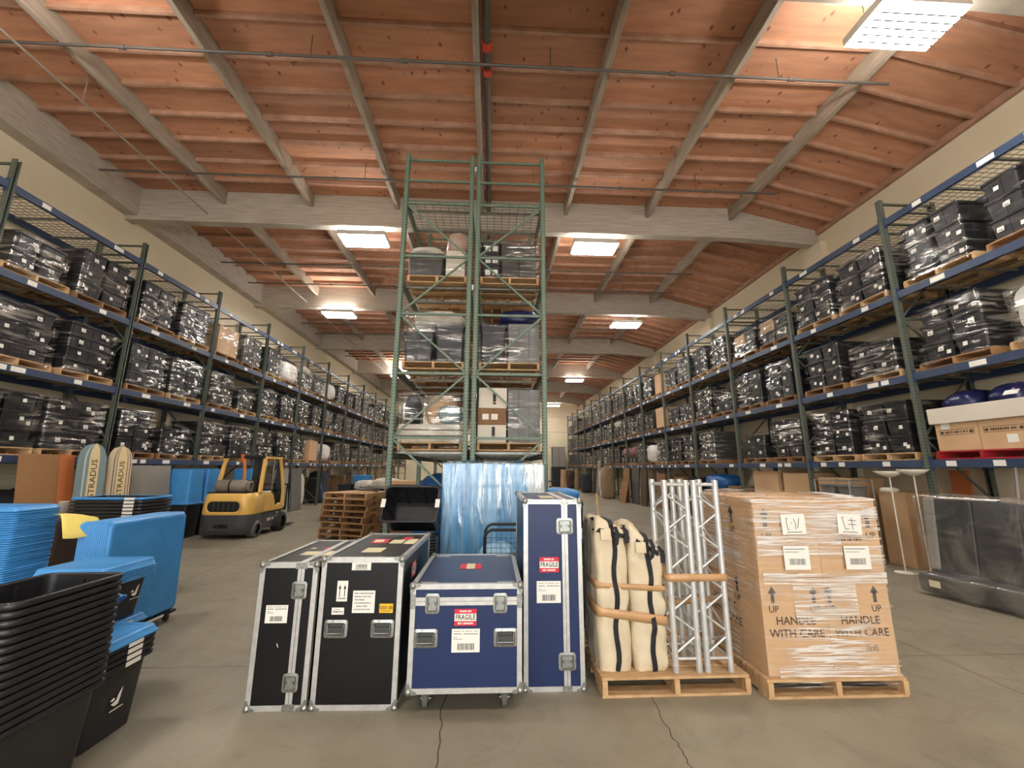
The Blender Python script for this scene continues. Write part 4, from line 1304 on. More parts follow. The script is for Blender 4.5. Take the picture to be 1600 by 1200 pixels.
# ------------------------------------------------------------------ pallet with canvas bags and truss
p1 = pallet_thing(1.09, .93, .13, 'pallet_wood', nb=6); p1.location = (1.345, 3.745, 0); p1.rotation_euler = (0, 0, .01)
tag(p1, 'pale wooden pallet under the canvas bags and aluminium truss', 'pallet')
ZP = .131
def canvas_bag(cx, cy, w, d, h0, h1, seed, tilt=0.0):
    """an upright bag, folded over and slumped at the top; h0/h1: height at its left and right edge"""
    rings = []
    n = 56; m = 30
    raw = rrect(w, d, .05, 9); raw.append(raw[0])
    # even spacing, starting at the middle of the right side
    seg = [math.dist(a_, b_) for a_, b_ in zip(raw, raw[1:])]; tot = sum(seg); base = []
    for k in range(n):
        s_ = tot * k / n; i = 0
        while s_ > seg[i]: s_ -= seg[i]; i += 1
        f_ = s_ / seg[i]
        base.append((raw[i][0] + (raw[i + 1][0] - raw[i][0]) * f_, raw[i][1] + (raw[i + 1][1] - raw[i][1]) * f_))
    for j in range(m + 1):
        t = j / m
        ring = []
        s = 1.0 + .05 * math.sin(t * PI) - (.10 * max(0, (t - .72) / .28) ** 1.5)
        if t < .06: s *= .94 + t
        for (x, y) in base:
            hx = h0 + (h1 - h0) * (x / w + .5)
            a = math.atan2(y, x)
            nz = mnoise.noise(Vector((x * 9 + seed, y * 9, t * 6.0))) * .024 + mnoise.noise(Vector((x * 20, y * 20 + seed, t * 11))) * .013
            if t > .75: nz += mnoise.noise(Vector((x * 16 + seed, y * 16, t * 20))) * .014 * (t - .75) * 4
            cinch = 1 - .045 * math.exp(-((t - .42) / .05) ** 2) - .045 * math.exp(-((t - .61) / .04) ** 2)
            L = math.hypot(x, y) or 1
            ring.append((cx + x * s * cinch + nz * x / L, cy + y * s * cinch + nz * y / L, t * hx * (1 + .02 * mnoise.noise(Vector((x * 5, y * 5, seed + t * 3))))))
        rings.append(ring)
    for q, dz in ((.72, .018), (.4, .01), (.1, -.01)):
        last = rings[m]
        mx_ = sum(p[0] for p in last) / len(last); my_ = sum(p[1] for p in last) / len(last)
        rings.append([(mx_ + (p[0] - mx_) * q, my_ + (p[1] - my_) * q, p[2] + dz + .022 * mnoise.noise(Vector((p[0] * 14 * q, p[1] * 14, seed)))) for p in last])
    return MB().loft(rings, True, True)
def ribbon(pts, nrm, w, th=.004):
    """flat strap through pts, its width across the path, lying against the surface whose outward normals are nrm"""
    b = MB(); rings = []
    for i, p in enumerate(pts):
        p = Vector(p); a = Vector(pts[max(0, i - 1)]); c = Vector(pts[min(len(pts) - 1, i + 1)])
        d = (c - a).normalized(); n = Vector(nrm[i]).normalized(); s = d.cross(n).normalized()
        rings.append([p - s * w / 2, p + s * w / 2, p + s * w / 2 + n * th, p - s * w / 2 + n * th])
    return b.loft(rings, False, True)
bags = []
for q, (cx, w, h0, h1, seed, lab) in enumerate([(.935, .245, 1.06, .99, 3.3, 'beige canvas bag with black webbing, taller one beside the navy case'),
                                                (1.205, .26, 1.02, .84, 8.1, 'beige canvas bag with black webbing, slumped one beside the truss')]):
    t = tag(empty('canvas_bag', (cx, 3.62, ZP)), lab, 'bag', 'canvas bags on the pallet')
    canvas_bag(0, 0, w, .52, h0, h1, seed).build('bag_body', 'canvas', t)
    hh = (h0 + h1) / 2
    me_ = t.children[0].data
    rows = [[me_.vertices[j * 56 + k].co for k in range(56)] for j in range(31)]
    def front(row, x): 
        c = [v for v in row if v.y < 0]
        return min(c, key=lambda v: abs(v.x - x) - v.y * 0.0)
    P = []; NR = []
    for j in range(31):
        v = front(rows[j], .012 + .012 * math.sin(j * .55 + q * 2))
        P.append((.012 + .010 * math.sin(j * .55 + q * 2), v.y - .004, v.z)); NR.append((0, -1, 0))
    v = P[-1]
    P += [(v[0] + .005, v[1] + .06, v[2] + .022), (v[0] - .01, v[1] + .16, v[2] + .03), (v[0] - .03, v[1] + .30, v[2] + .03)]
    NR += [(0, -.6, 1), (0, 0, 1), (0, 0, 1)]
    ribbon(P, NR, .036, .006).build('webbing', 'webbing', t)
    # the seam strap along the folded top, and a loop hanging from it
    top_ = sorted([v for v in rows[29] if v.y < -.12], key=lambda v: v.x)
    P = [(v.x * 1.02, v.y - .006 if abs(v.x) < w * .4 else v.y - .002, v.z - .012 - .03 * (.5 - v.x / w)) for v in top_]
    ribbon(P, [(v.x * 1.5, -1 if v.y < -.2 else -.2, .3) for v in top_], .034, .006).build('top_strap', 'webbing', t)
    P = [(v.x * .8 - .02, v.y + .07, v.z + .02 + .012 * math.sin(v.x * 40 + q)) for v in top_]
    ribbon(P, [(0, -.5, 1)] * len(top_), .036, .006).build('top_strap', 'webbing', t)
    P = [(w * .10, -.275, hh - .0), (w * .16, -.30, hh - .05), (w * .10, -.305, hh - .12), (w * .02, -.295, hh - .14)]
    ribbon(P, [(0, -1, .2)] * 4, .03, .006).build('strap_loop', 'webbing', t)
    ribbon([(w * .42, -.2, h1 + .02), (w * .52, -.235, h1 - .01), (w * .5, -.25, h1 - .09)], [(0, -1, .5)] * 3, .035, .006).build('strap_end', 'webbing', t)
    MB().box(-.045, .035, -.012, .0, -.05, .03).build('sewn_tab', 'canvas', t, (-.045, -.275, hh - .05), (-.15, 0, 0), bevel=.003)
# tan tape bands round both bags
def band(z0, dz, lab, x0=.80, x1=1.345, y0=3.345, y1=3.895, w=.05, m='tape_tan', r_=.05):
    P = rrect(x1 - x0, y1 - y0, r_, 6, (x0 + x1) / 2, (y0 + y1) / 2)
    b = MB()
    z = lambda p: z0 + dz * (p[0] - x0) / (x1 - x0)
    f = lambda o, zz: [((p[0] - (x0 + x1) / 2) * (1 + o * 2) + (x0 + x1) / 2, (p[1] - (y0 + y1) / 2) * (1 + o * 2) + (y0 + y1) / 2, z(p) + zz + .006 * math.sin(p[0] * 40 + zz * 50)) for p in P]
    b.loft([f(0, -w / 2), f(.006, -w / 2), f(.008, 0), f(.006, w / 2), f(0, w / 2)], True, False)
    return tag(b.build('packing_tape', m), lab, 'tape')
band(ZP + .60, -.03, 'tan packing tape wound round both canvas bags, upper band', w=.045)
band(ZP + .42, -.075, 'tan packing tape wound round both canvas bags, lower broad band', w=.07)
# two box trusses standing upright
for q, (xa, xb, lab) in enumerate([(1.375, 1.55, 'aluminium box truss standing upright beside the canvas bags'), (1.615, 1.79, 'aluminium box truss standing upright beside the wrapped cartons')]):
    t = tag(empty('truss', ((xa + xb) / 2, 3.48, ZP)), lab, 'truss', 'trusses on the pallet')
    w = xb - xa; d = .26; H = 1.375
    cs = [(-w / 2, -d / 2), (w / 2, -d / 2), (w / 2, d / 2), (-w / 2, d / 2)]
    for (x, y) in cs:
        b = MB().cyl((x, y, 0), (x, y, H), .0225, 14)
        b.build('chord_tube', 'truss_metal', t)
        MB().cyl((x, y, H - .06), (x, y, H + .006), .025, 12).cyl((x, y, 0), (x, y, .05), .025, 12).build('coupler', 'aluminium', t)
    for i in range(4):
        (xa_, ya_), (xb_, yb_) = cs[i], cs[(i + 1) % 4]
        for z in (.09, H - .03):
            MB().cyl((xa_, ya_, z), (xb_, yb_, z), .011, 8).build('end_rung', 'truss_metal', t)
        nseg = 8
        for k in range(nseg):
            za, zb_ = .11 + (H - .2) * k / nseg, .11 + (H - .2) * (k + 1) / nseg
            f = (k + i) % 2 == 0
            A, B = ((xa_, ya_), (xb_, yb_)) if f else ((xb_, yb_), (xa_, ya_))
            MB().cyl((A[0], A[1], za + .01), (B[0], B[1], zb_ - .01), .0085, 7, caps=False).build('lattice_bar', 'truss_metal', t)
band(ZP + .655, .0, 'tan packing tape round both trusses, upper front band', 1.345, 1.82, 3.322, 3.64, .06, r_=.03)
band(ZP + .40, .03, 'tan packing tape round the rear tubes of both trusses, lower band', 1.35, 1.815, 3.575, 3.642, .05, r_=.025)

# ------------------------------------------------------------------ pallet with four cartons in film
p2 = pallet_thing(1.04, 1.0, .125, 'pallet_wood', nb=7); p2.location = (2.5, 3.715, 0)
tag(p2, 'pale wooden pallet under the four big wrapped cartons', 'pallet')
def arrow(b, x, z, s, y):
    b.prism([(x - .32 * s, z), (x + .32 * s, z), (x, z + .5 * s)], 1, y - .0006, y)
    b.box(x - .13 * s, x + .13 * s, y - .0006, y, z - .62 * s, z + .01)
cz = .128
cart = []
for (row, hgt, zb_) in (('lower', .665, cz), ('upper', .575, cz + .668)):
    for q, x in ((0, 2.275), (1, 2.775)):
        o = put('carton', carton_mesh(.497, .94, hgt, 'cardboard'), None, (x + (.004 if row == 'upper' else 0), 3.74, zb_), (0, 0, 0))
        side = ['near the truss', 'at the aisle side'][q]
        lab = {'lower': 'big carton printed HANDLE WITH CARE, bottom row %s', 'upper': 'carton with paper sheets taped on, top row %s'}[row] % side
        tag(o, lab, 'carton', 'big cartons in film')
        y = -.4705
        b = MB()
        if row == 'lower':
            for x_ in ((-.13, .19) if q == 0 else (-.19, .17)):
                arrow(b, x_ - .03, .555, .105, y)
            b.build('printed_arrows', 'ink_box', o)
            for x_ in ((-.13, .19) if q == 0 else (-.19, .17)):
                text('UP', .065, 'ink_brown', o, (x_ - .03, y - .0008, .445), bold=.0008)
            text('HANDLE', .078, 'ink_brown', o, (.0, y - .0008, .365), bold=.0012)
            text('WITH CARE', .078, 'ink_brown', o, (.0, y - .0008, .28), bold=.0012)
            if q == 1:
                text('(Inf)', .06, 'ink_brown', o, (.06, y - .0008, .175), bold=-.0002)
        else:
            arrow(b, (-.16 if q == 0 else .17), .44, .13, y)
            b.build('printed_arrows', 'ink_box', o)
            text('UP', .065, 'ink_brown', o, ((-.16 if q == 0 else .18), y - .0008, .30), bold=.0008)
            xs0 = .05 if q == 0 else .0
            s_ = MB().box(-.095, .095, -.0012, 0, -.075, .075).build('paper_sheet', 'label_white', o, (xs0, y - .026, .39), (0, .05 if q else -.03, 0))
            bb = MB()
            def stroke(x0_, z0_, x1_, z1_): bb.bar((x0_, -.0015, z0_), (x1_, -.0015, z1_), .0007, .0055, (0, 0, 1) if abs(x1_ - x0_) > abs(z1_ - z0_) else (1, 0, 0))
            if q == 0:
                for s4 in ((-.055, .045, -.05, -.04), (-.055, .045, -.04, .047), (-.05, -.04, -.035, -.04), (.005, .04, .018, .0), (.018, .0, .012, -.04), (.05, .045, .03, -.03)): stroke(*s4)
                bb.box(-.018, -.010, -.0018, -.0012, .006, .014)
            else:
                for s4 in ((-.055, .045, -.035, -.04), (-.035, -.04, -.005, -.035), (-.01, .028, .055, .028), (-.012, -.002, .055, -.002), (.018, .048, .026, -.042), (-.06, .05, -.045, .048)): stroke(*s4)
            bb.build('handwriting', 'ink_grey', s_)
            MB().box(-.06, .06, -.0018, -.0012, -.062, -.056).build('underline', 'ink_grey', s_)
            sl = empty('label_holder') if False else None
            l2 = MB().box(-.1, .1, -.0012, 0, -.085, .085).build('shipping_label', 'label_white', o, (xs0 - .005 + .03 * q, y - .026, .145))
            b = MB(); r = random.Random(4 + q); u = -.06
            while u < .06:
                ww = r.choice((.002, .004, .006)); b.box(u, u + ww, -.0018, -.0012, -.05, -.005); u += ww + .003
            b.box(-.09, .07, -.0018, -.0012, .06, .066).box(-.09, .02, -.0018, -.0012, .04, .044)
            b.build('barcode', 'ink_grey', l2)
            if q == 1: scribble(o, -.11, .10, .275, .026, 'ink_brown', y - .0002, 77)
        if q == 0:      # print on the side towards the truss
            b = MB()
            xx = -.2492
            for yy in (-.16,):
                s = .105 if row == 'lower' else .13; z_ = .555 if row == 'lower' else .44
                b.prism([(yy - .32 * s, z_), (yy + .32 * s, z_), (yy, z_ + .5 * s)], 0, xx, xx + .0006).box(xx, xx + .0006, yy - .13 * s, yy + .13 * s, z_ - .62 * s, z_ + .01)
            b.build('printed_arrows', 'ink_box', o)
            text('UP', .065, 'ink_brown', o, (xx - .0004, -.16, .445 if row == 'lower' else .31), (PI / 2, 0, -PI / 2), bold=.0008)
            if row == 'lower':
                text('HANDLE', .09, 'ink_brown', o, (xx - .0004, .05, .36), (PI / 2, 0, -PI / 2), bold=.0012)
                text('WITH CARE', .09, 'ink_brown', o, (xx - .0004, .05, .26), (PI / 2, 0, -PI / 2), bold=.0012)
        cart.append(o)
def big_film(lab, x0, x1, y0, y1, z0, z1, m, seed=2):
    w, d = x1 - x0, y1 - y0
    n = 34; mm = 40
    r = random.Random(seed)
    per = []
    for i in range(n): per.append((x0 + w * i / n, y0))
    for i in range(n): per.append((x1, y0 + d * i / n))
    for i in range(n): per.append((x1 - w * i / n, y1))
    for i in range(n): per.append((x0, y1 - d * i / n))
    rings = []
    cx, cy = (x0 + x1) / 2, (y0 + y1) / 2
    for j in range(mm + 1):
        t = j / mm; z = z0 + (z1 - z0) * t
        ring = []
        for (x, y) in per:
            nz = mnoise.noise(Vector((x * 1.6, y * 1.6, z * 13 + seed)))
            off = .007 + .003 * nz
            L = math.hypot(x - cx, y - cy)
            ring.append((x + off * (x - cx) / L, y + off * (y - cy) / L * 1.2, z + .015 * mnoise.noise(Vector((x * 2, y * 2, seed)))))
        rings.append(ring)
    for q, dz in ((.85, .012), (.6, .028), (.3, .02)):
        rings.append([(cx + (p[0] - cx) * q, cy + (p[1] - cy) * q, z1 + dz + .03 * mnoise.noise(Vector((p[0] * 7, p[1] * 4, 2)))) for p in per])
    return tag(MB().loft(rings, True, False).build('stretch_wrap', m), lab, 'stretch wrap')
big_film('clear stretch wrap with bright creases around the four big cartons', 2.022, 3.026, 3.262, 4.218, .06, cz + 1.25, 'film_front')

fw_t = [o for o in bpy.data.objects if o.get('label', '').startswith('clear stretch wrap with bright creases')][0]
def film_glint_band(x0, x1, z0, z1, y):  # extra film layer that carries the painted white highlight streaks
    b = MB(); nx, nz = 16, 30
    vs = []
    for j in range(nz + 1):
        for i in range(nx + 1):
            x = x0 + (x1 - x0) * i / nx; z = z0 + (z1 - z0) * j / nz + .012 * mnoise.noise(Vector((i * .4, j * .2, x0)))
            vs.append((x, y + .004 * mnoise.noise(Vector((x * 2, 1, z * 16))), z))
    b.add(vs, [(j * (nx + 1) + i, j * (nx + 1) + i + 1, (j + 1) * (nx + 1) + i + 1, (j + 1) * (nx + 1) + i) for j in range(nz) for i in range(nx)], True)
    b.build('film_glint_band', 'film_glints', fw_t)
film_glint_band(2.03, 2.70, .95, 1.365, 3.252)
film_glint_band(2.05, 3.02, .755, .83, 3.250)
film_glint_band(2.27, 2.76, .50, .76, 3.251)
film_glint_band(2.10, 2.98, .10, .20, 3.251)
# ------------------------------------------------------------------ nested totes and lids at the left
def nest_tote(w, d, h, m='black_plastic', ribs=True, rim=None):
    k = ('nest', w, d, h, m, rim, ribs)
    if k not in SHARED:
        b = MB()
        tp = .055
        R = lambda s, z, r=.05: [(p[0], p[1], z) for p in rrect(w - 2 * s, d - 2 * s, r, 4)]
        b.loft([R(tp, 0, .04), R(.028, h - .03)], True, False)
        b.add(R(tp, 0, .04), [tuple(range(len(R(0, 0)) - 1, -1, -1))], False)
        b.cur = 1
        b.loft([R(.028, h - .03), R(.004, h - .028), R(0, h - .022), R(0, h - .006), R(.004, h), R(.02, h), R(.026, h - .004)], True, False)
        b.cur = 0
        b.loft([R(.026, h - .004), R(tp + .002, .004, .04)], True, False)
        b.add(R(tp + .002, .004, .04), [tuple(range(len(R(0, 0))))], False)
        if ribs:
            n = max(2, round(w / .22)); q = max(2, round(d / .22))
            for i in range(1, n):
                x = -w / 2 + w * i / n
                for sy in (-1, 1):
                    y0, y1 = sy * (d / 2 - tp - .012), sy * (d / 2 - .034)
                    b.bar((x, y0, .01), (x, y1, h - .03), .016, .012, (0, 1, 0))
            for i in range(1, q):
                y = -d / 2 + d * i / q
                for sx in (-1, 1):
                    x0, x1 = sx * (w / 2 - tp - .012), sx * (w / 2 - .034)
                    b.bar((x0, y, .01), (x1, y, h - .03), .016, .012, (1, 0, 0))
        SHARED[k] = b.data('nesting_tote', [m, rim or m])
    return SHARED[k]
def lid_mesh(w, d, m='blue_plastic', hgt=.045):
    k = ('nlid', w, d, m, hgt)
    if k not in SHARED:
        b = MB()
        R = lambda s, z, r=.04: [(p[0], p[1], z) for p in rrect(w - 2 * s, d - 2 * s, r, 3)]
        b.loft([R(.006, 0), R(0, 0), R(0, .009), R(.008, .012), R(.017, hgt - .006), R(.022, hgt), R(.05, hgt), R(.06, hgt - .002)], True, False)
        b.add(R(.06, hgt - .002), [tuple(range(len(R(0, 0))))], False)
        b.loft([R(.0245, hgt - .004), R(.006, 0)], True, False)
        b.add(R(.0245, hgt - .004), [tuple(range(len(R(0, 0)) - 1, -1, -1))], False)
        SHARED[k] = b.data('tote_lid', m)
    return SHARED[k]
GN = 'nested black totes by the left edge'
def nstack(x, y, n, w, d, h, pitch, lab, group, z0=0.0, rz=0.0, m='black_plastic', rim=None, top_rim=None):
    out = []
    for k in range(n):
        mm = nest_tote(w, d, h, m, k == n - 1, top_rim if (top_rim and k == n - 1) else rim)
        o = put('nesting_tote', mm, None, (x, y, z0 + k * pitch), (0, 0, rz))
        pos = 'bottom one' if k == 0 else ('topmost one' if k == n - 1 else '%s from the bottom' % (ORD[k] if k < len(ORD) else 'last'))
        tag(o, lab % pos, 'tote', group)
        out.append(o)
    return out
near = nstack(-2.36, 2.42, 16, .44, .60, .44, .0365, 'black nesting tote in the nearest stack at the left edge, %s', 'nested totes nearest the viewer')
# stack with white rim labels and a bird mark
logo = nstack(-2.47, 2.965, 4, .45, .47, .41, .036, 'black nesting tote with a white rim label, second stack, %s', 'labelled nested totes')
for k, o in enumerate(logo):
    MB().box(0, .0015, -.05, .06, -.013, .013).build('label', 'label_white', o, (.2255, .04, .395), (0, 0, 0))
def bird(parent, x, y, z, s, flip=1):
    """white bird mark with a line of small print, on a face looking to +x"""
    b = MB()
    P = [(-.5, -.1), (-.2, -.35), (.15, -.3), (.35, .1), (.6, .75), (.2, .35), (.0, .0), (-.2, -.05)]
    b.prism([(p[0] * s * flip, p[1] * s) for p in P][::flip], 0, 0, .0015)
    Q = [(-.55, .12), (-.3, .05), (-.1, .2), (-.3, .28)]
    b.prism([(p[0] * s * flip, p[1] * s) for p in Q][::flip], 0, 0, .0015)
    b.box(0, .0015, -.62 * s, .62 * s, -.62 * s, -.56 * s)
    return b.build('bird_mark', 'label_white', parent, (x, y, z), (0, -.14, 0))
bird(logo[0], .1965, .0, .2, .075)
o = put('tote_lid', lid_mesh(.46, .48), None, (-2.47, 2.965, .41 + 3 * .036 + .002), (0, .02, 0)); tag(o, 'blue lid lying on the labelled black totes of the second stack', 'lid')
o = put('tote_lid', lid_mesh(.42, .44), None, (-2.62, 2.96, .60), (0, -.75, 0)); tag(o, 'blue lid tipped up on the labelled black totes', 'lid')
# third stack: totes, a tilted lid, then a tote under five nested blue lids
base3 = nstack(-2.93, 3.44, 4, .5, .46, .33, .036, 'black nesting tote at the foot of the third stack, %s', 'nested totes of the third stack')
o = put('tote_lid', lid_mesh(.50, .46), None, (-2.92, 3.44, .443), (0, .0, 0)); tag(o, 'blue lid between the black totes of the third stack', 'lid')
MB().box(0, .0015, -.05, .05, -.02, .02).build('label', 'label_white', o, (.2505, 0.02, .012))
t3 = put('nesting_tote', nest_tote(.5, .46, .30), None, (-2.93, 3.44, .49)); tag(t3, 'black tote with white bird mark under the five nested blue lids', 'tote')
bird(t3, .222, .09, .17, .07)
for k in range(5):
    o = put('tote_lid', lid_mesh(.52, .48, hgt=.06), None, (-2.93, 3.44, .763 + k * .017)); tag(o, 'nested blue lid on the bird-marked black tote, %s' % (['lowest', 'second', 'middle', 'fourth', 'topmost'][k]), 'lid', 'blue lids on the third stack')
MB().box(0, .0015, -.06, .06, -.014, .014).build('label', 'label_white', t3, (.2505, .02, .288))
# pile of blue lids lying flat on totes, left
nstack(-4.30, 3.92, 3, .78, .36, .48, .04, 'black tote under the flat pile of blue lids, %s', 'totes under the blue lid pile')
for k in range(38):
    o = put('tote_lid', lid_mesh(.80, .38, hgt=.04), None, (-4.31 + rnd.uniform(-.004, .004), 3.92 + rnd.uniform(-.004, .004), .565 + k * .0178)); tag(o, 'blue lid in the tall flat pile at the left edge, %s' % ('lowest' if k == 0 else 'topmost' if k == 37 else ORD[k] + ' from the bottom'), 'lid', 'blue lids in the flat pile')
# blue lids standing on edge on a dolly
dl = tag(empty('dolly', (-3.62, 4.53, 0), 0.0), 'low black dolly under the upright blue lids', 'dolly')
MB().box(-.24, .24, -.48, .48, .075, .105).build('platform', 'fork_black', dl, bevel=.008)
for sx in (-1, 1):
    for sy in (-1, 1):
        f = MB().box(-.015, .015, -.012, .012, .03, .075).build('caster_fork', 'steel_dark', dl, (sx * .19, sy * .41, 0))
        MB().cyl((-.012, 0, .033), (.012, 0, .033), .033, 16).build('caster_wheel', 'rubber', f)
MB().box(.2405, .243, -.3, .3, .08, .1).build('label', 'label_white', dl)
for k in range(14):
    M_ = Matrix.Rotation(PI / 2, 4, 'Y')
    o = put('tote_lid', lid_mesh(1.0, .96, hgt=.04), None, (-3.64 + k * .0155, 4.53 + (13 - k) * -.002, .107 + .5), (0, PI / 2 - .03, 0)); tag(o, ('outermost blue lid standing on edge on the black dolly' if k == 13 else 'blue lid standing on edge on the dolly, %s from the aisle' % ORD[13 - k]), 'lid', None if k == 13 else 'upright blue lids')
# yellow cloth over their corner
b = MB(); n = 9
vs = []
for i in range(n):
    for j in range(n):
        u, v = i / (n - 1), j / (n - 1)
        x = -.15 + .30 * u; y = -.13 + .26 * v
        z = .012 * math.sin(u * 4) + .008 * math.sin(v * 6 + u * 3) - .34 * max(0, u - .55) - .12 * max(0, v - .6)
        vs.append((x, y, z))
b.add(vs, [(i * n + j, (i + 1) * n + j, (i + 1) * n + j + 1, i * n + j + 1) for i in range(n - 1) for j in range(n - 1)], True)
o = b.build('cloth', 'cloth_yellow', None, (-3.72, 4.08, 1.16), (.0, .05, -.5)); md = o.modifiers.new('thick', 'SOLIDIFY'); md.thickness = .004
tag(o, 'yellow cloth draped over the corner of the upright blue lids', 'cloth')
# nested black totes with a blue top one, behind
nstack(-4.62, 5.6, 19, .86, .5, .5, .0405, 'big black nested tote in the stack behind the blue lids, %s', 'big nested totes with a blue top', top_rim='blue_plastic')
for k in range(6):
    MB().box(-.06, .06, -.0015, 0, -.014, .014).build('label', 'label_white', [o for o in bpy.data.objects if o.name.startswith('nesting_tote')][-1 - k], (.27, -.2505, .485))
# spray bottle and paper cups on the totes behind
t = tag(empty('spray_bottle', (-4.42, 3.98, .565 + 38 * .0178 + .026)), 'spray bottle with black trigger on the pile of blue lids', 'spray bottle')
MB().lathe([(0.0, 0), (.032, 0), (.034, .01), (.034, .06), (.02, .085), (.013, .09)], 16).build('bottle_body', 'white_plastic', t)
MB().box(-.02, .05, -.011, .011, .1, .125).box(-.055, -.02, -.009, .009, .112, .124).bar((.03, 0, .105), (.055, 0, .065), .012, .008, (0, 1, 0)).cyl((0, 0, .085), (0, 0, .103), .016, 12).build('trigger_head', 'fork_black', t, bevel=.002)
o = put('carton', carton_mesh(.4, .4, 1.05, 'dark_wood', 'dark_wood'), None, (-4.62, 4.85, 0)); tag(o, 'tall dark carton behind the flat pile of blue lids', 'carton')
for k in range(8):
    o = MB().lathe([(0, 0), (.03, 0), (.042, .09), (.044, .092)], 16).build('paper_cup', 'cloth_white', None, (-4.55, 4.78, 1.053 + k * .012)); tag(o, 'white paper cup in the nested stack on the dark carton, %s from the bottom' % ORD[k], 'cup', 'nested paper cups')

# ------------------------------------------------------------------ boards under and before the left rack
def board(lab, x, y, w, h, th, m, lean=.12, rz=PI / 2, name='board', top=None):
    """a board leaning back; its front looks to local -y"""
    o = MB().box(-w / 2, w / 2, 0, th, 0, h).build(name, m, None, (x, y, .004), (-lean, 0, rz), bevel=.006)
    return tag(o, lab, 'board')
board('wide tan board leaning on the left rack beside the orange one', -7.16, 7.22, .60, 1.80, .035, 'board_tan', .13)
board('narrow orange board leaning beside the wide tan one', -7.16, 7.66, .26, 1.80, .035, 'board_orange', .13)
def surf(lab, x, y, w, h, cols, words, rz):
    t = tag(empty('paddle_board', (x, y, .003), 0, (-.07, 0, rz)), lab, 'paddle board', 'paddle boards by the left rack')
    P = []
    N = 44
    for i in range(N + 1):
        z = h * i / N
        u = i / N
        ww = w / 2 * min(1, (math.sin(PI * min(u, .5)) ** .45 if u < .5 else 1)) * (1 - max(0, (u - .84) / .16) ** 2 * .999) ** .5
        P.append((max(.01, ww), z))
    def strip(f0, f1, name, m, th, y0=0.0):
        b = MB()
        fr = [(wd_ * f0, z) for wd_, z in P]; bk = [(wd_ * f1, z) for wd_, z in P]
        poly = [(p[0], p[1]) for p in fr] + [(p[0], p[1]) for p in reversed(bk)]
        for i in range(N):
            b.hexa([(fr[i][0], y0, fr[i][1]), (bk[i][0], y0, bk[i][1]), (bk[i][0], y0 + th, bk[i][1]), (fr[i][0], y0 + th, fr[i][1]),
                    (fr[i + 1][0], y0, fr[i + 1][1]), (bk[i + 1][0], y0, bk[i + 1][1]), (bk[i + 1][0], y0 + th, bk[i + 1][1]), (fr[i + 1][0], y0 + th, fr[i + 1][1])])
        b.build(name, m, t)
    for f0, f1, nm, m in cols:
        strip(f0, f1, nm, m, .09)
    text(words, .16, 'ink_brown', t, (0.0, -.002, h - .62), (PI / 2, -PI / 2, 0), bold=.001)
    return t
surf('teal and cream paddle board standing against the left rack, left one', -7.05, 7.93, .46, 2.0, [(-1, -.82, 'rail', 'board_teal'), (-.82, -.72, 'stripe', 'white_plastic'), (-.72, -.45, 'panel', 'board_teal'), (-.45, .4, 'deck', 'board_cream'), (.4, .9, 'panel', 'board_teal'), (.9, 1, 'rail', 'board_teal')], 'STRADUS', PI / 2)
surf('cream paddle board with dark stripes standing against the left rack, right one', -7.05, 8.50, .44, 1.98, [(-1, -.85, 'rail', 'board_wood'), (-.85, -.75, 'stripe', 'board_stripe'), (-.75, -.55, 'panel', 'board_wood'), (-.55, -.48, 'stripe', 'board_stripe'), (-.48, .5, 'deck', 'board_cream'), (.5, .57, 'stripe', 'board_stripe'), (.57, .78, 'panel', 'board_wood'), (.78, .86, 'stripe', 'board_stripe'), (.86, 1, 'rail', 'board_wood')], 'STRADUS', PI / 2)
board('large grey panel leaning behind the paddle boards under the left rack', -7.22, 9.52, 1.06, 1.62, .05, 'grey_board', .1)
board('narrow dark board leaning beside the orange board', -7.25, 8.22, .25, 1.7, .03, 'steel_dark', .1)
def tub(lab, x, y, w, d, h, m, rz, mlid=None, name='storage_bin'):
    o = put(name, nest_tote(w, d, h, m), None, (x, y, 0.002), (0, 0, rz)); tag(o, lab, 'bin')
    return o
for k, (yy, lab1, lab2) in enumerate([(10.34, 'black bin beneath a blue bin left of the forklift, nearer one', 'blue bin upside down on a black bin left of the forklift, nearer one'), (10.94, 'black bin beneath a blue bin left of the forklift, farther one', 'blue bin upside down on a black bin left of the forklift, farther one'),
                         (12.75, 'black bin beneath a blue bin right of the forklift', 'blue bin upside down on a black bin right of the forklift')]):
    tub(lab1, -7.2, yy, .56, .6, .74, 'black_plastic', PI / 2)
    o = put('storage_bin', nest_tote(.56, .6, .8, 'blue_plastic'), None, (-7.2, yy, .744 + .8), (PI, 0, PI / 2)); tag(o, lab2, 'bin')

# ------------------------------------------------------------------ forklift
fk = tag(empty('forklift', (-6.02, 9.95, 0), .0), 'yellow and charcoal forklift parked beside the left rack', 'forklift')
fk.scale = (1.1, .92, 1)
W = 1.02
def ringp(w, r, y0, y1, z, n=6):
    """plan outline, rear corners rounded: rear at y0, front square at y1"""
    P = [(-w / 2, y1), ]
    for k in range(n + 1):
        a = PI + PI / 2 * k / n
        P.append((-w / 2 + r + r * math.cos(a), y0 + r + r * math.sin(a)))
    for k in range(n + 1):
        a = 1.5 * PI + PI / 2 * k / n
        P.append((w / 2 - r + r * math.cos(a), y0 + r + r * math.sin(a)))
    P.append((w / 2, y1))
    return [(p[0], p[1], z) for p in P]
MB().loft([ringp(W - .1, .2, .10, .62, .09), ringp(W - .02, .25, .03, .62, .16), ringp(W, .26, .0, .62, .30), ringp(W, .26, .0, .62, .54)], True, True).build('counterweight', 'fork_charcoal', fk)
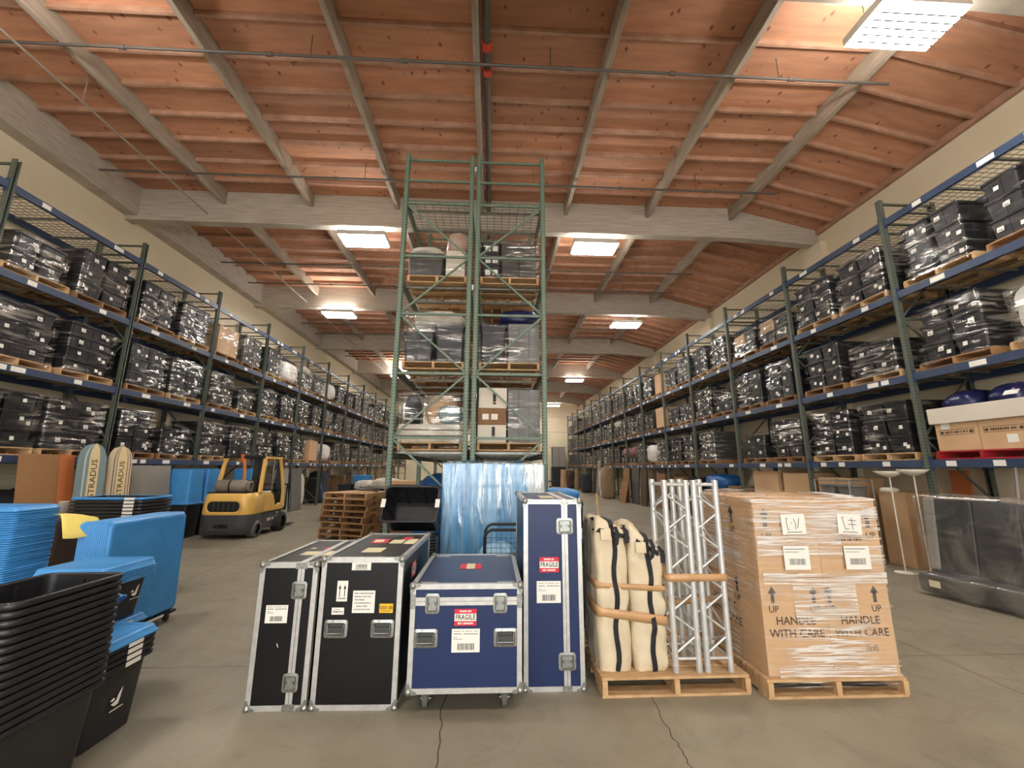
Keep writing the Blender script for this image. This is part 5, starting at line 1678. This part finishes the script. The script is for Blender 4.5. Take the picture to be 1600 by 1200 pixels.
b = MB().loft([ringp(W + .005, .26, -.01, .66, .535), ringp(W + .02, .26, -.015, .66, .58), ringp(W, .25, .0, .66, .84), ringp(W - .03, .24, .03, .66, .95), ringp(W - .1, .2, .08, .66, 1.0)], True, True)
b.build('rear_hood', 'fork_yellow', fk)
# grille opening: dark rounded recess with fins, on the rear face
G = rrect(.72, .29, .12, 5, 0, .715)
GI = rrect(.64, .225, .095, 5, 0, .715)
b = MB(); b.loft([[(p[0], -.018, p[1]) for p in G], [(p[0], -.024, p[1]) for p in GI], [(p[0], -.012, p[1]) for p in GI]], True, False)
g = b.build('grille_rim', 'fork_yellow', fk)
MB().prism(GI, 1, -.022, -.012).build('grille', 'fork_black', fk)
for k in range(5):
    MB().box(-.2 + k * .1 - .012, -.2 + k * .1 + .012, -.026, -.02, .625, .805).build('grille_fin', 'steel_dark', fk)
scribble(fk, -.2, .14, .42, .055, 'steel_dark', -.002, 51)
MB().box(-.16, .12, -.012, .0, .25, .33).box(-.03, .0, -.03, -.01, .27, .34).build('tow_bracket', 'fork_black', fk)
MB().box(-.22, .12, -.008, .0, .215, .235).build('label', 'rubber_grey', fk)
# chassis and side panel
MB().box(-W / 2 + .03, W / 2 - .03, .6, 1.72, .14, .54).build('chassis', 'fork_charcoal', fk, bevel=.02)
for sx in (-1, 1):
    x = sx * (W / 2 - .005)
    b = MB()
    # curved yellow side: cowl behind the door opening and sill
    b.prism([(.62, .54), (1.72, .54), (1.75, .68), (1.5, .70), (1.42, .66), (1.25, .64), (1.18, .80), (1.1, .93), (.98, .98), (.62, .98)], 0, min(x, x - sx * .06), max(x, x - sx * .06))
    b.build('side_panel', 'fork_yellow', fk, bevel=.008)
    # pillars of the overhead guard
    b = MB()
    b.bar((sx * (W / 2 - .05), .5, .98), (sx * (W / 2 - .09), .68, 1.82), .075, .07, (0, 1, 0)); b.build('rear_pillar', 'fork_yellow', fk, bevel=.01)
    b = MB(); b.tube([(sx * (W / 2 - .045), 1.70, .56), (sx * (W / 2 - .05), 1.70, 1.0), (sx * (W / 2 - .075), 1.60, 1.45), (sx * (W / 2 - .09), 1.47, 1.80)], .038, 10); b.build('front_pillar', 'fork_yellow', fk)
    MB().bar((sx * (W / 2 - .09), .62, 1.82), (sx * (W / 2 - .09), 1.52, 1.82), .07, .06).build('roof_rail', 'fork_yellow', fk, bevel=.01)
    scribble(fk, .96, 1.30, .34, .07, 'label_white', sx * (W / 2 - .0285), 53, axis=0)
    for zz in (.28, .38, .46): MB().box(min(sx * (W / 2 - .03), sx * (W / 2 - .02)), max(sx * (W / 2 - .03), sx * (W / 2 - .02)), 1.40, 1.47, zz, zz + .02).build('reflector', 'label_white', fk)
b = MB()
for k in range(6):
    b = MB().bar((-W / 2 + .1, .68 + k * .16, 1.84), (W / 2 - .1, .68 + k * .16, 1.84), .035, .03); b.build('roof_bar', 'fork_black', fk)
MB().box(-W / 2 + .07, W / 2 - .07, .56, .63, 1.80, 1.85).build('roof_edge', 'fork_black', fk, bevel=.006)
MB().box(-W / 2 + .07, W / 2 - .07, 1.5, 1.6, 1.80, 1.85).build('roof_edge', 'fork_black', fk, bevel=.006)
# gas bottle lying across, strap, hose
gt = MB()
gt.lathe([(.0, 0), (.06, .0), (.12, .025), (.145, .07), (.145, .60), (.12, .645), (.06, .67), (0, .67)], 22)
t_ = gt.build('gas_bottle', 'lpg_grey', fk, (-.36, .28, 1.155), (0, PI / 2, 0))
MB().lathe([(.085, .665), (.12, .66), (.125, .72), (.12, .73), (.085, .73)], 18).build('valve_guard', 'lpg_grey', t_)
MB().lathe([(.147, .31), (.15, .31), (.15, .345), (.147, .345)], 22).build('strap', 'fork_black', t_)
MB().box(-.42, .38, .1, .46, .995, 1.03).build('bottle_cradle', 'fork_black', fk, bevel=.01)
MB().box(-.06, .0, .56, .6, 1.84, 1.90).box(-.055, -.005, .55, .56, 1.7, 1.85).build('warning_lamp', 'strap_orange', fk)
MB().tube([(.0, .54, 1.8), (.1, .45, 1.55), (.14, .36, 1.35), (.16, .33, 1.2)], .018, 8).build('gas_hose', 'strap_orange', fk)
# seat, steering column, mast, forks
MB().box(-.22, .22, .78, 1.22, .62, .78).build('seat', 'fork_black', fk, bevel=.04, seg=3)
MB().box(-.22, .22, .72, .86, .76, 1.28).build('seat_back', 'fork_black', fk, bevel=.04, seg=3)
MB().bar((0, 1.52, .6), (0, 1.34, 1.08), .05, .05).build('steering_column', 'fork_black', fk)
MB().tube([(.17 * math.cos(a * PI / 8), 1.32 + .07 * math.sin(a * PI / 8), 1.10 + .155 * math.sin(a * PI / 8)) for a in range(16)], .014, 8, True).build('steering_wheel', 'fork_black', fk)
o = MB().box(-.1, .1, -.06, .06, 0, .14).build('clipboard_bag', 'white_plastic', fk, (.24, 1.3, .86), bevel=.02)
MB().box(-.4, .4, 1.55, 1.72, .54, .95).build('dashboard', 'fork_black', fk, bevel=.03)
for sx in (-1, 1):
    MB().box(sx * .30 - .05, sx * .30 + .05, 1.82, 1.90, .06, 1.86).build('mast_channel', 'steel_dark', fk)
    MB().box(sx * .22 - .04, sx * .22 + .04, 1.90, 1.97, .06, 1.90).build('mast_channel', 'steel_dark', fk)
    MB().tube([(sx * .12, 1.87, .2), (sx * .12, 1.87, 1.8)], .022, 8).build('lift_chain', 'galvanised', fk)
    b = MB(); b.box(sx * .26 - .055, sx * .26 + .055, 2.03, 2.07, .05, .55).hexa([(sx * .26 - .055, 2.05, .03), (sx * .26 + .055, 2.05, .03), (sx * .26 + .055, 3.0, .04), (sx * .26 - .055, 3.0, .04), (sx * .26 - .055, 2.05, .075), (sx * .26 + .055, 2.05, .075), (sx * .26 + .055, 3.0, .05), (sx * .26 - .055, 3.0, .05)])
    b.build('fork', 'steel_dark', fk)
for zz in (.06, .95, 1.83): MB().box(-.35, .35, 1.9, 1.93, zz, zz + .07).build('mast_crossbar', 'steel_dark', fk)
b = MB()
for zz in (.18, .48): b.box(-.45, .45, 1.97, 2.02, zz, zz + .09)
b.build('carriage', 'steel_dark', fk)
b = MB()
for x in (-.44, -.15, .15, .44): b.box(x - .015, x + .015, 1.98, 2.0, .57, 1.15)
b.box(-.455, .455, 1.98, 2.0, 1.13, 1.16); b.build('load_backrest', 'fork_black', fk)
for (x, y, r, w, nm) in ((-.42, .42, .19, .17, 'rear_tyre'), (.42, .42, .19, .17, 'rear_tyre'), (-.43, 1.62, .235, .2, 'front_tyre'), (.43, 1.62, .235, .2, 'front_tyre')):
    sg = 1 if x > 0 else -1
    P = [(r * .6, -w / 2), (r * .93, -w / 2), (r, -w * .36), (r, w * .36), (r * .93, w / 2), (r * .6, w / 2)]
    o = MB().lathe(P, 26).build(nm, 'rubber_grey' if nm == 'rear_tyre' else 'rubber', fk, (x + sg * .035, y, r), (0, PI / 2, 0))
    MB().lathe([(0, sg * w * .3), (r * .25, sg * w * .34), (r * .3, sg * w * .26), (r * .62, sg * w * .3), (r * .62, -w * .45), (0, -w * .45)], 20).build('hub', 'steel_dark', o)

# ------------------------------------------------------------------ centre: tote stack, mattress, carts, pallets
st = nstack(-1.04, 5.84, 9, .66, .46, .42, .0365, 'black nested tote in the stack before the tower, %s', 'nested totes before the tower')
tt = put('nesting_tote', nest_tote(.72, .50, .44), None, (-1.03, 5.93, .945), (1.08, 0, -.03)); tag(tt, 'empty black tote tipped towards the viewer on the stack before the tower', 'tote')
for sx in (-1, 1): MB().box(-.028, .028, -.055, .055, -.003, .003).build('handle_pad', 'label_white', tt, (sx * .345, .0, .4435))
mt = tag(empty('mattress', (0, 5.98, .003)), 'white mattress in blue film leaning on the green rack tower', 'mattress')
MB().box(-.66, .745, .02, .20, 0, 1.655).build('mattress_body', 'mattress_white', mt, bevel=.04, seg=3)
b = MB(); nx, nz_ = 60, 30
vs = []
for j in range(nz_ + 1):
    for i in range(nx + 1):
        u, v = i / nx, j / nz_
        x1 = .60 - .17 * (1 - v) * 0 + .0 - .16 * v + .14 * (1 - v)
        x = -.69 + (x1 + .69) * u
        wob = .024 * mnoise.noise(Vector((x * 9 + v * 1.2, v * .9, 1))) + .014 * mnoise.noise(Vector((x * 24 - v * 5, v * 1.2, 5)))
        vs.append((x, -.012 + wob, v * 1.662 + .0))
b.add(vs, [(j * (nx + 1) + i, j * (nx + 1) + i + 1, (j + 1) * (nx + 1) + i + 1, (j + 1) * (nx + 1) + i) for j in range(nz_) for i in range(nx)], True)
b.box(-.69, .43, -.005, .215, 1.658, 1.664).box(-.695, -.688, -.01, .21, 0, 1.662)
b.build('blue_film', 'mattress_blue', mt)
big_film('glossy clear film over the blue wrapped mattress', -.70, .76, 5.935, 6.20, .03, 1.68, 'film_blue', 7)
# black tube cart with netting before it
ct = tag(empty('wire_cart', (.16, 5.12, 0)), 'black tube frame cart with netting behind the navy trunk', 'cart')
def u_frame(y): return [(-.24, y, .12), (-.24, y, .80), (-.21, y, .86), (-.16, y, .885), (.30, y, .885), (.35, y, .86), (.38, y, .80), (.38, y, .12)]
for y in (0, .5): MB().tube(u_frame(y), .017, 10).build('end_frame', 'fork_black', ct)
for x in (-.24, .38): MB().bar((x, 0, .14), (x, .5, .14), .03, .03).build('side_rail', 'fork_black', ct)
MB().box(-.24, .38, 0, .5, .12, .14).build('cart_deck', 'fork_black', ct)
b = MB()
for k in range(11):
    x = -.22 + k * .058; b.bar((x, 0, .16), (x, 0, .87), .004, .004)
for k in range(12): b.bar((-.24, 0, .18 + k * .056), (.38, 0, .18 + k * .056), .004, .004)
b.build('wire_mesh', 'fork_black', ct)
for x in (-.2, .34):
    for y in (.04, .46): MB().cyl((x - .015, y, .05), (x + .015, y, .05), .05, 16).box(x - .02, x + .02, y - .01, y + .01, .05, .12).build('caster', 'rubber', ct)
o = blob(.5, .42, .55, 71, .1).build('tarp_bundle', 'mattress_blue', None, (.07, 5.37, .145)); tag(o, 'light blue plastic bundle inside the black tube cart', 'bundle')
# stacks of pallets
def pstack(x, y, n, rz, lab, group, w=1.18, d=1.05, seed=1):
    r = random.Random(seed)
    for k in range(n):
        t = pallet_thing(w, d, .128, 'pallet_old' if k < n - 1 else 'pallet_wood')
        t.location = (x + r.uniform(-.05, .05), y + r.uniform(-.04, .04), k * .1295); t.rotation_euler = (0, 0, rz + r.uniform(-.04, .04))
        tag(t, lab % ('bottom one' if k == 0 else ('topmost one' if k == n - 1 else '%s from the floor' % ORD[k])), 'pallet', group)
pstack(-3.12, 10.2, 8, -.36, 'wooden pallet in the stack beside the forklift, %s', 'pallets stacked on the floor')
pstack(-2.15, 11.7, 9, -.3, 'wooden pallet in the stack behind the first pallet stack, %s', 'pallets in the rear stack', seed=4)
o = MB().box(-.5, .4, -.45, .45, 0, .09).build('cardboard_sheets', 'cardboard', None, (-2.2, 11.55, 9 * .1295 + .003), (0, 0, -.3), bevel=.004); tag(o, 'flat brown cardboard slab on the rear pallet stack', 'cardboard')
b = MB(); b.tube([(.22 * math.cos(a * .6), .12 * math.sin(a * .6), .02 + .006 * a) for a in range(16)], .022, 8)
o = b.build('strap_coil', 'rubber_grey', None, (-2.9, 10.1, 8 * .1295 + .002)); tag(o, 'grey strap coil lying on top of the front pallet stack', 'strap')
# pallet jack and dark cart with goods, beyond the pallets
pj = tag(empty('pallet_jack', (-5.05, 13.6, 0), -1.2), 'blue pallet jack beyond the pallet stacks in the left aisle', 'pallet jack')
for x in (-.19, .19): MB().box(x - .075, x + .075, 0, 1.15, .05, .1).build('fork', 'blue_dark', pj, bevel=.01)
MB().box(-.27, .27, -.22, .0, .08, .42).build('jack_body', 'navy_bag', pj, bevel=.03)
MB().cyl((0, -.15, .4), (0, -.3, 1.1), .02, 8).build('tow_bar', 'blue_dark', pj)
MB().tube([(-.12, -.3, 1.1), (-.13, -.32, 1.22), (.13, -.32, 1.22), (.12, -.3, 1.1)], .016, 8).build('handle_loop', 'fork_black', pj)
for x in (-.08, .08): MB().cyl((x - .03, -.16, .09), (x + .03, -.16, .09), .09, 16).build('steer_wheel', 'rubber', pj)
tb = tag(empty('platform_cart', (-3.9, 14.3, 0), -.1), 'long dark platform cart loaded with bins behind the pallet stacks', 'cart')
MB().box(-1.3, 1.3, -.45, .45, .62, .72).build('cart_top', 'fork_black', tb, bevel=.02)
MB().box(-1.2, 1.2, -.4, .4, .2, .25).build('lower_deck', 'steel_dark', tb)
for x in (-1.2, 1.2):
    for y in (-.38, .38): MB().box(x - .03, x + .03, y - .03, y + .03, .1, .62).cyl((x - .02, y, .06), (x + .02, y, .06), .06, 12).build('leg', 'steel_dark', tb)
for (x, y, w, d, h, m, lab) in ((-4.75, 14.2, .5, .5, .34, 'dark_fabric', 'dark bin on the long platform cart, at its left end'), (-4.15, 14.2, .6, .5, .3, 'tote_grey', 'grey bin on the long platform cart'), (-3.4, 14.1, .5, .5, .34, 'laminate_navy', 'navy bin on the long platform cart'), (-2.9, 14.1, .44, .5, .42, 'black_plastic', 'black bin on the long platform cart, at its right end')):
    o = put('storage_bin', nest_tote(w, d, h, m), None, (x, y, .724), (0, 0, -.1)); tag(o, lab, 'bin')
for (x, y, z, w, d, h, m, sd, lab) in ((-4.15, 14.2, .80, .7, .55, .38, 'cloth_white', 81, 'pale plastic bag bulging from the grey bin on the platform cart'), (-3.45, 14.1, .9, .95, .6, .36, 'cloth_white', 83, 'heap of white cloth on the navy bin of the platform cart')):
    o = blob(w, d, h, sd, .16).build('cloth_heap', m, None, (x, y, z)); tag(o, lab, 'heap')
o = put('storage_bin', nest_tote(.62, .45, .3, 'blue_plastic'), None, (-4.55, 15.2, 1.02), (0, 0, -.1)); tag(o, 'bright blue crate on the dark cabinet beyond the platform cart', 'crate')
o = MB().box(-.6, .6, -.35, .35, .08, 1.0).box(-.58, .58, -.36, -.35, .12, .52).box(-.58, .58, -.36, -.35, .56, .96).box(-.6, .6, -.35, .35, 0, .06).build('cabinet', 'dark_fabric', None, (-4.6, 15.2, .0), (0, 0, -.1), bevel=.008); tag(o, 'dark low cabinet under the bright blue crate', 'cabinet')
# dark bulk under the tower's first bay: a blue tarp covered block
o = blob(.95, 1.0, 1.5, 91, .04, sq=7).build('tarp_block', 'blue_dark', None, (-.92, 7.9, .0)); tag(o, 'dark blue tarp covered block under the left tower row', 'block')
o = blob(.95, 1.0, 1.4, 93, .04, sq=7).build('tarp_block', 'dark_fabric', None, (.25, 7.9, .0)); tag(o, 'dark covered block under the right tower row', 'block')
# things between the tall navy case and the bags
o = put('storage_bin', nest_tote(.44, .4, .86, 'dark_fabric', rim='blue_plastic'), None, (1.06, 4.75, .002)); tag(o, 'tall dark bin with a blue rim behind the canvas bags', 'bin')
t = MB().box(-.16, .16, -.14, .14, 0, .07).build('paper_pad', 'white_plastic', None, (1.05, 4.72, .868), (0, 0, .1), bevel=.006); tag(t, 'white carton of papers lying on the blue rimmed bin', 'papers')
MB().box(-.04, .05, -.1405, -.14, .015, .055).build('printed_square', 'blue_dark', t)
o = MB().cyl((0, 0, 0), (-.05, .1, 1.3), .013, 8).build('wooden_pole', 'pallet_wood', None, (1.33, 5.1, .003)); tag(o, 'thin pale wooden pole standing behind the canvas bags', 'pole')
o = MB().box(-.45, .45, -.4, .4, 0, .95).box(-.46, .46, -.41, .41, .88, .97).build('covered_crate', 'dark_fabric', None, (1.3, 8.6, 0), bevel=.02); tag(o, 'dark crate behind the tall navy case, under a blue tarp', 'crate')
o = blob(.75, .6, .24, 95, .14).build('tarp_bundle', 'blue_plastic', None, (1.35, 8.5, .973)); tag(o, 'bright blue tarp bundle on the dark crate behind the tall case', 'bundle')
pj2 = tag(empty('pallet_jack', (1.55, 10.6, 0), PI + .2), 'dark pallet jack with upright handle beyond the tall navy case', 'pallet jack')
for x in (-.19, .19): MB().box(x - .075, x + .075, 0, 1.1, .05, .1).build('fork', 'navy_bag', pj2, bevel=.01)
MB().box(-.27, .27, -.22, .0, .08, .45).build('jack_body', 'navy_bag', pj2, bevel=.03)
MB().cyl((0, -.15, .4), (0, -.28, 1.15), .022, 8).build('tow_bar', 'fork_black', pj2)
MB().tube([(-.12, -.28, 1.15), (-.13, -.3, 1.27), (.13, -.3, 1.27), (.12, -.28, 1.15)], .018, 8).build('handle_loop', 'fork_black', pj2)
for x in (-.08, .08): MB().cyl((x - .03, -.16, .09), (x + .03, -.16, .09), .09, 16).build('steer_wheel', 'rubber', pj2)

# ------------------------------------------------------------------ right side, before and under the right rack
for q, (x, y, lab, sh) in enumerate([(6.57, 6.72, 'floor lamp with a pale bowl shade before the right rack, left one', 0), (6.68, 6.42, 'floor lamp with a pale bowl shade before the right rack, right one', .03)]):
    t = tag(empty('floor_lamp', (x, y, .002)), lab, 'floor lamp', 'torchiere lamps')
    MB().lathe([(0, 0), (.14, 0), (.14, .012), (.05, .025), (.012, .03)], 24).build('base', 'lamp_shade', t)
    MB().cyl((0, 0, .025), (0, 0, 1.5 + sh), .011, 10).build('pole', 'lamp_shade', t)
    MB().lathe([(.015, 1.48 + sh), (.05, 1.485 + sh), (.13, 1.52 + sh), (.20, 1.575 + sh), (.195, 1.578 + sh), (.125, 1.53 + sh), (.02, 1.5 + sh)], 28).build('bowl_shade', 'lamp_shade', t)
# wrapped black sofa-like slab on its plinth
sf = tag(empty('wrapped_headboard', (6.12, 4.92, 0), .16), 'long black padded slab on a low plinth, wrapped in clear film, right edge', 'furniture')
MB().box(-.30, .36, -.95, .82, .03, .27).build('plinth', 'sofa_black', sf, bevel=.05, seg=3)
for k, (a, b_) in enumerate([(-.93, -.55), (-.54, -.12), (-.11, .32), (.33, .84)]):
    MB().box(-.02, .22, a, b_, .27, 1.22).build('upholstered_panel', 'sofa_black', sf, (0, 0, 0), (0, .10, 0), bevel=.03, seg=3)
MB().box(-.04, .2, .72, .86, .28, 1.235).build('end_pad', 'grey_board', sf, (0, 0, 0), (0, .10, 0), bevel=.04, seg=3)
MB().box(-.003, 0, -.06, .06, -.04, .04).build('label', 'label_cream', sf, (-.301, .62, .16))
MB().box(-.003, 0, -.3, .3, -.012, .012).build('film_edge', 'label_white', sf, (.1, .36, 1.236), (0, .1, 0))
o = None
me_ = None
for args in (('clear film stretched around the upright black padded panels at the right edge', -.035, .315, -.95, .88, .285, 1.25), ('clear film stretched around the low black plinth at the right edge', -.31, .375, -.965, .835, .02, .275)):
    tw = big_film(*args, 'film_soft', 5)
    tw.location = (6.12, 4.92, 0); tw.rotation_euler = (0, 0, .16)
o = board('tall orange brown board standing under the nearest right rack bay', 7.60, 6.60, .28, 1.6, .04, 'board_orange', .03, -PI / 2)
for k, (x, y, l) in enumerate([(7.5, 5.9, 1.75), (7.3, 5.55, 1.3)]):
    o = MB().cyl((0, 0, 0), (.1, -.12, l), .018, 8).build('white_pole', 'white_plastic', None, (x, y, .003)); tag(o, ['long white pole leaning under the right rack', 'short white pole leaning behind the black slab'][k], 'pole')
# cartons under the right rack
for (x, y, w, d, h, m, lab) in ((7.25, 8.3, .82, .66, 1.44, 'cardboard', 'large brown carton under the right rack, nearest of three in line'),
                                (7.28, 9.4, .85, .66, 1.52, 'cardboard', 'large brown carton under the right rack, middle of three in line'),
                                (7.28, 10.5, .95, .66, 1.55, 'cardboard', 'large brown carton under the right rack, farthest of three in line'),
                                (7.28, 11.85, .8, .66, 1.12, 'cardboard_dark', 'low dark brown carton under the right rack past the three large ones'),
                                (7.25, 7.18, .5, .5, 1.22, 'cardboard', 'upright brown carton behind the two floor lamps')):
    o = put('carton', carton_mesh(w, d, h, m), None, (x, y, .003), (0, 0, -PI / 2)); tag(o, lab, 'carton')
# wire shelf trolley with clear boxes by the lamps
tl = tag(empty('shelf_trolley', (6.62, 7.75, 0), -PI / 2), 'chrome shelf trolley with clear boxes behind the big wrapped cartons', 'trolley')
for x in (-.4, .4):
    for y in (-.22, .22): MB().cyl((x, y, .06), (x, y, 1.42), .014, 8).cyl((x - .012, y, .04), (x + .012, y, .04), .04, 12).build('post', 'galvanised', tl)
for z in (.2, .62, 1.05, 1.4):
    b = MB()
    for k in range(12): b.bar((-.4 + k * .0727, -.22, z), (-.4 + k * .0727, .22, z), .006, .006)
    b.bar((-.4, -.22, z), (.4, -.22, z), .012, .02).bar((-.4, .22, z), (.4, .22, z), .012, .02); b.build('wire_shelf', 'galvanised', tl)
for k, (z, xx) in enumerate([(.63, -.18), (.63, .2), (1.06, -.2), (1.06, .2), (.21, 0)]):
    o = put('storage_bin', nest_tote(.36, .4, .26, 'grey_panel'), None, (6.62, 7.75 - xx, z), (0, 0, -PI / 2)); tag(o, 'greyish box on the chrome trolley, %s' % ['second shelf, farther', 'second shelf, nearer', 'third shelf, farther', 'third shelf, nearer', 'lowest shelf'][k], 'box', 'boxes on the trolley')
o = MB().lathe([(0, 0), (.10, .0), (.13, .03), (.13, .05), (.1, .08), (0, .085)], 20).build('clock', 'lamp_shade', None, (6.78, 6.98, 1.225), (0, 0, 0)); tag(o, 'round white dish on the upright brown carton by the lamps', 'dish')
# clutter along both racks farther back
def rug(lab, x, y, r, h, m, lean=.06, rz=0.0):
    b = MB(); b.cyl((0, 0, 0), (0, 0, h), r, 14)
    b.tube([(r * (1 - a / 20) * math.cos(a * .9), r * (1 - a / 20) * math.sin(a * .9), h + .002) for a in range(18)], .006, 4)
    o = b.build('rolled_rug', m, None, (x, y, .004), (0, lean, rz)); return tag(o, lab, 'rug')
def bundle(lab, x, y, w, d, h, m, seed):
    o = blob(w, d, h, seed, .12, n=28, mm=16, sq=7, pw=.2).build('wrapped_bundle', m, None, (x, y, .003)); return tag(o, lab, 'bundle')
xr = 6.72
board('brown plank panel leaning on the right rack, before the tan bundle', xr - .42, 20.6, 1.0, 1.0, .05, 'wood_brown', .22, -PI / 2)
board('tall brown plank panel leaning behind the short one on the right rack', xr - .1, 20.9, .9, 1.62, .05, 'cardboard_dark', .05, -PI / 2)
board('dark grey tall panel leaning on the right rack near the planks', xr - .13, 19.5, .9, 1.66, .06, 'steel_dark', .06, -PI / 2)
board('dark slatted panel leaning on the right rack beside the grey one', xr - .1, 18.5, .7, 1.6, .06, 'dark_wood', .05, -PI / 2)
bundle('tall tan wrapped bundle standing by the right rack far down the aisle', xr - .36, 23.2, .66, .9, 1.65, 'rug_tan', 3)
bundle('slim pale bundle standing beside the tall tan one', xr - .3, 24.3, .4, .5, 1.5, 'cloth_white', 5)
surf_f = board('long grey board standing taller than the shelf far down the right aisle', xr - .25, 26.0, .6, 2.1, .09, 'grey_board', .08, -PI / 2)
board('dark panel leaning far down the right aisle beside the long grey board', xr - .1, 27.0, .9, 1.6, .06, 'dark_fabric', .05, -PI / 2)
bundle('dark bundle far down the right aisle before the dark panels', xr - .36, 28.6, .66, 1.0, 1.2, 'dark_fabric', 7)
board('second dark panel leaning far down the right aisle', xr - .13, 30.3, 1.2, 1.62, .08, 'steel_dark', .05, -PI / 2)
rug('pale rolled rug standing far down the right aisle', xr - .2, 32.6, .2, 1.5, 'rug_tan')
bundle('brown bundle at the far end of the right aisle', xr - .36, 34.2, .66, .9, 1.45, 'dark_wood', 9)
bundle('dark bundle under the right rack past the low brown carton', 7.3, 14.55, .7, 1.0, 1.3, 'dark_fabric', 11)
o = blob(.9, 1.2, .5, 14, .12).build('tarp_bundle', 'blue_dark', None, (7.25, 12.95, .95)); tag(o, 'grey blue tarp bundle under the right rack on a low carton', 'bundle')
o = put('carton', carton_mesh(1.1, .7, .94, 'cardboard_dark'), None, (7.28, 12.95, .003), (0, 0, -PI / 2)); tag(o, 'dark carton under the grey blue tarp bundle at the right rack', 'carton')
o = put('carton', carton_mesh(.8, .66, 1.3, 'cardboard_dark'), None, (7.3, 15.55, .003), (0, 0, -PI / 2)); tag(o, 'brown carton under the right rack past the dark bundle', 'carton')
o = put('carton', carton_mesh(.9, .7, 1.4, 'cardboard_dark'), None, (7.3, 17.2, .003), (0, 0, -PI / 2)); tag(o, 'tall brown carton under the right rack before the slatted panel', 'carton')
xl = -7.45
board('grey tall panel leaning on the left rack past the forklift, nearer one', -7.3, 15.4, .7, 1.55, .05, 'grey_board', .08, PI / 2)
board('grey tall panel leaning on the left rack past the forklift, farther one', -7.3, 16.4, .8, 1.55, .05, 'rug_grey', .08, PI / 2)
board('dark red brown board leaning on the left rack past the forklift', -7.3, 14.2, .7, 1.4, .05, 'dark_wood', .06, PI / 2)
bundle('pale bundle under the left rack beyond the grey panels', -8.03, 17.5, .7, .9, 1.3, 'cloth_white', 13)
bundle('dark bundle under the left rack beyond the pale one', -8.03, 20.1, .7, 1.1, 1.4, 'dark_fabric', 15)
o = put('carton', carton_mesh(.9, .7, 1.2, 'cardboard_dark'), None, (-8.03, 22.8, .003), (0, 0, PI / 2)); tag(o, 'brown carton under the left rack far down the aisle', 'carton')
board('dark panel leaning on the left rack far down the aisle', -7.3, 23.0, 1.0, 1.5, .05, 'steel_dark', .06, PI / 2)
bundle('grey bundle under the left rack at the far end', -8.03, 25.3, .7, 1.1, 1.3, 'rug_grey', 17)
rug('rolled rug standing under the left rack at the far end', -7.2, 26.8, .2, 1.5, 'rug_tan')
bundle('dark bundle under the left rack between the tan board and the wall', -8.03, 7.2, .6, .9, 1.2, 'dark_fabric', 19)
# far end of the right aisle
cg = tag(empty('steel_cabinet', (5.95, 37.9, 0)), 'tall grey steel cabinet against the far end wall', 'cabinet')
MB().box(-.55, .55, -.4, .4, 1.7, 3.5).build('cabinet_body', 'grey_panel', cg, bevel=.02)
for x in (-.53, .02): MB().box(x, x + .51, -.42, -.4, 1.75, 3.45).build('cabinet_door', 'grey_board', cg, bevel=.01)
MB().box(-.6, .6, -.45, .45, 0, 1.7).build('cabinet_stand', 'dark_fabric', cg, bevel=.02)
for (x, y, s, lab) in ((6.3, 35.2, 1.0, 'brown carton on the floor before the far end wall, bottom one'), (6.2, 35.15, .8, 'brown carton on another carton before the far end wall')):
    o = put('carton', carton_mesh(s, s, .75, 'cardboard'), None, (x, y, .003 if s == 1 else .758), (0, 0, .1)); tag(o, lab, 'carton')
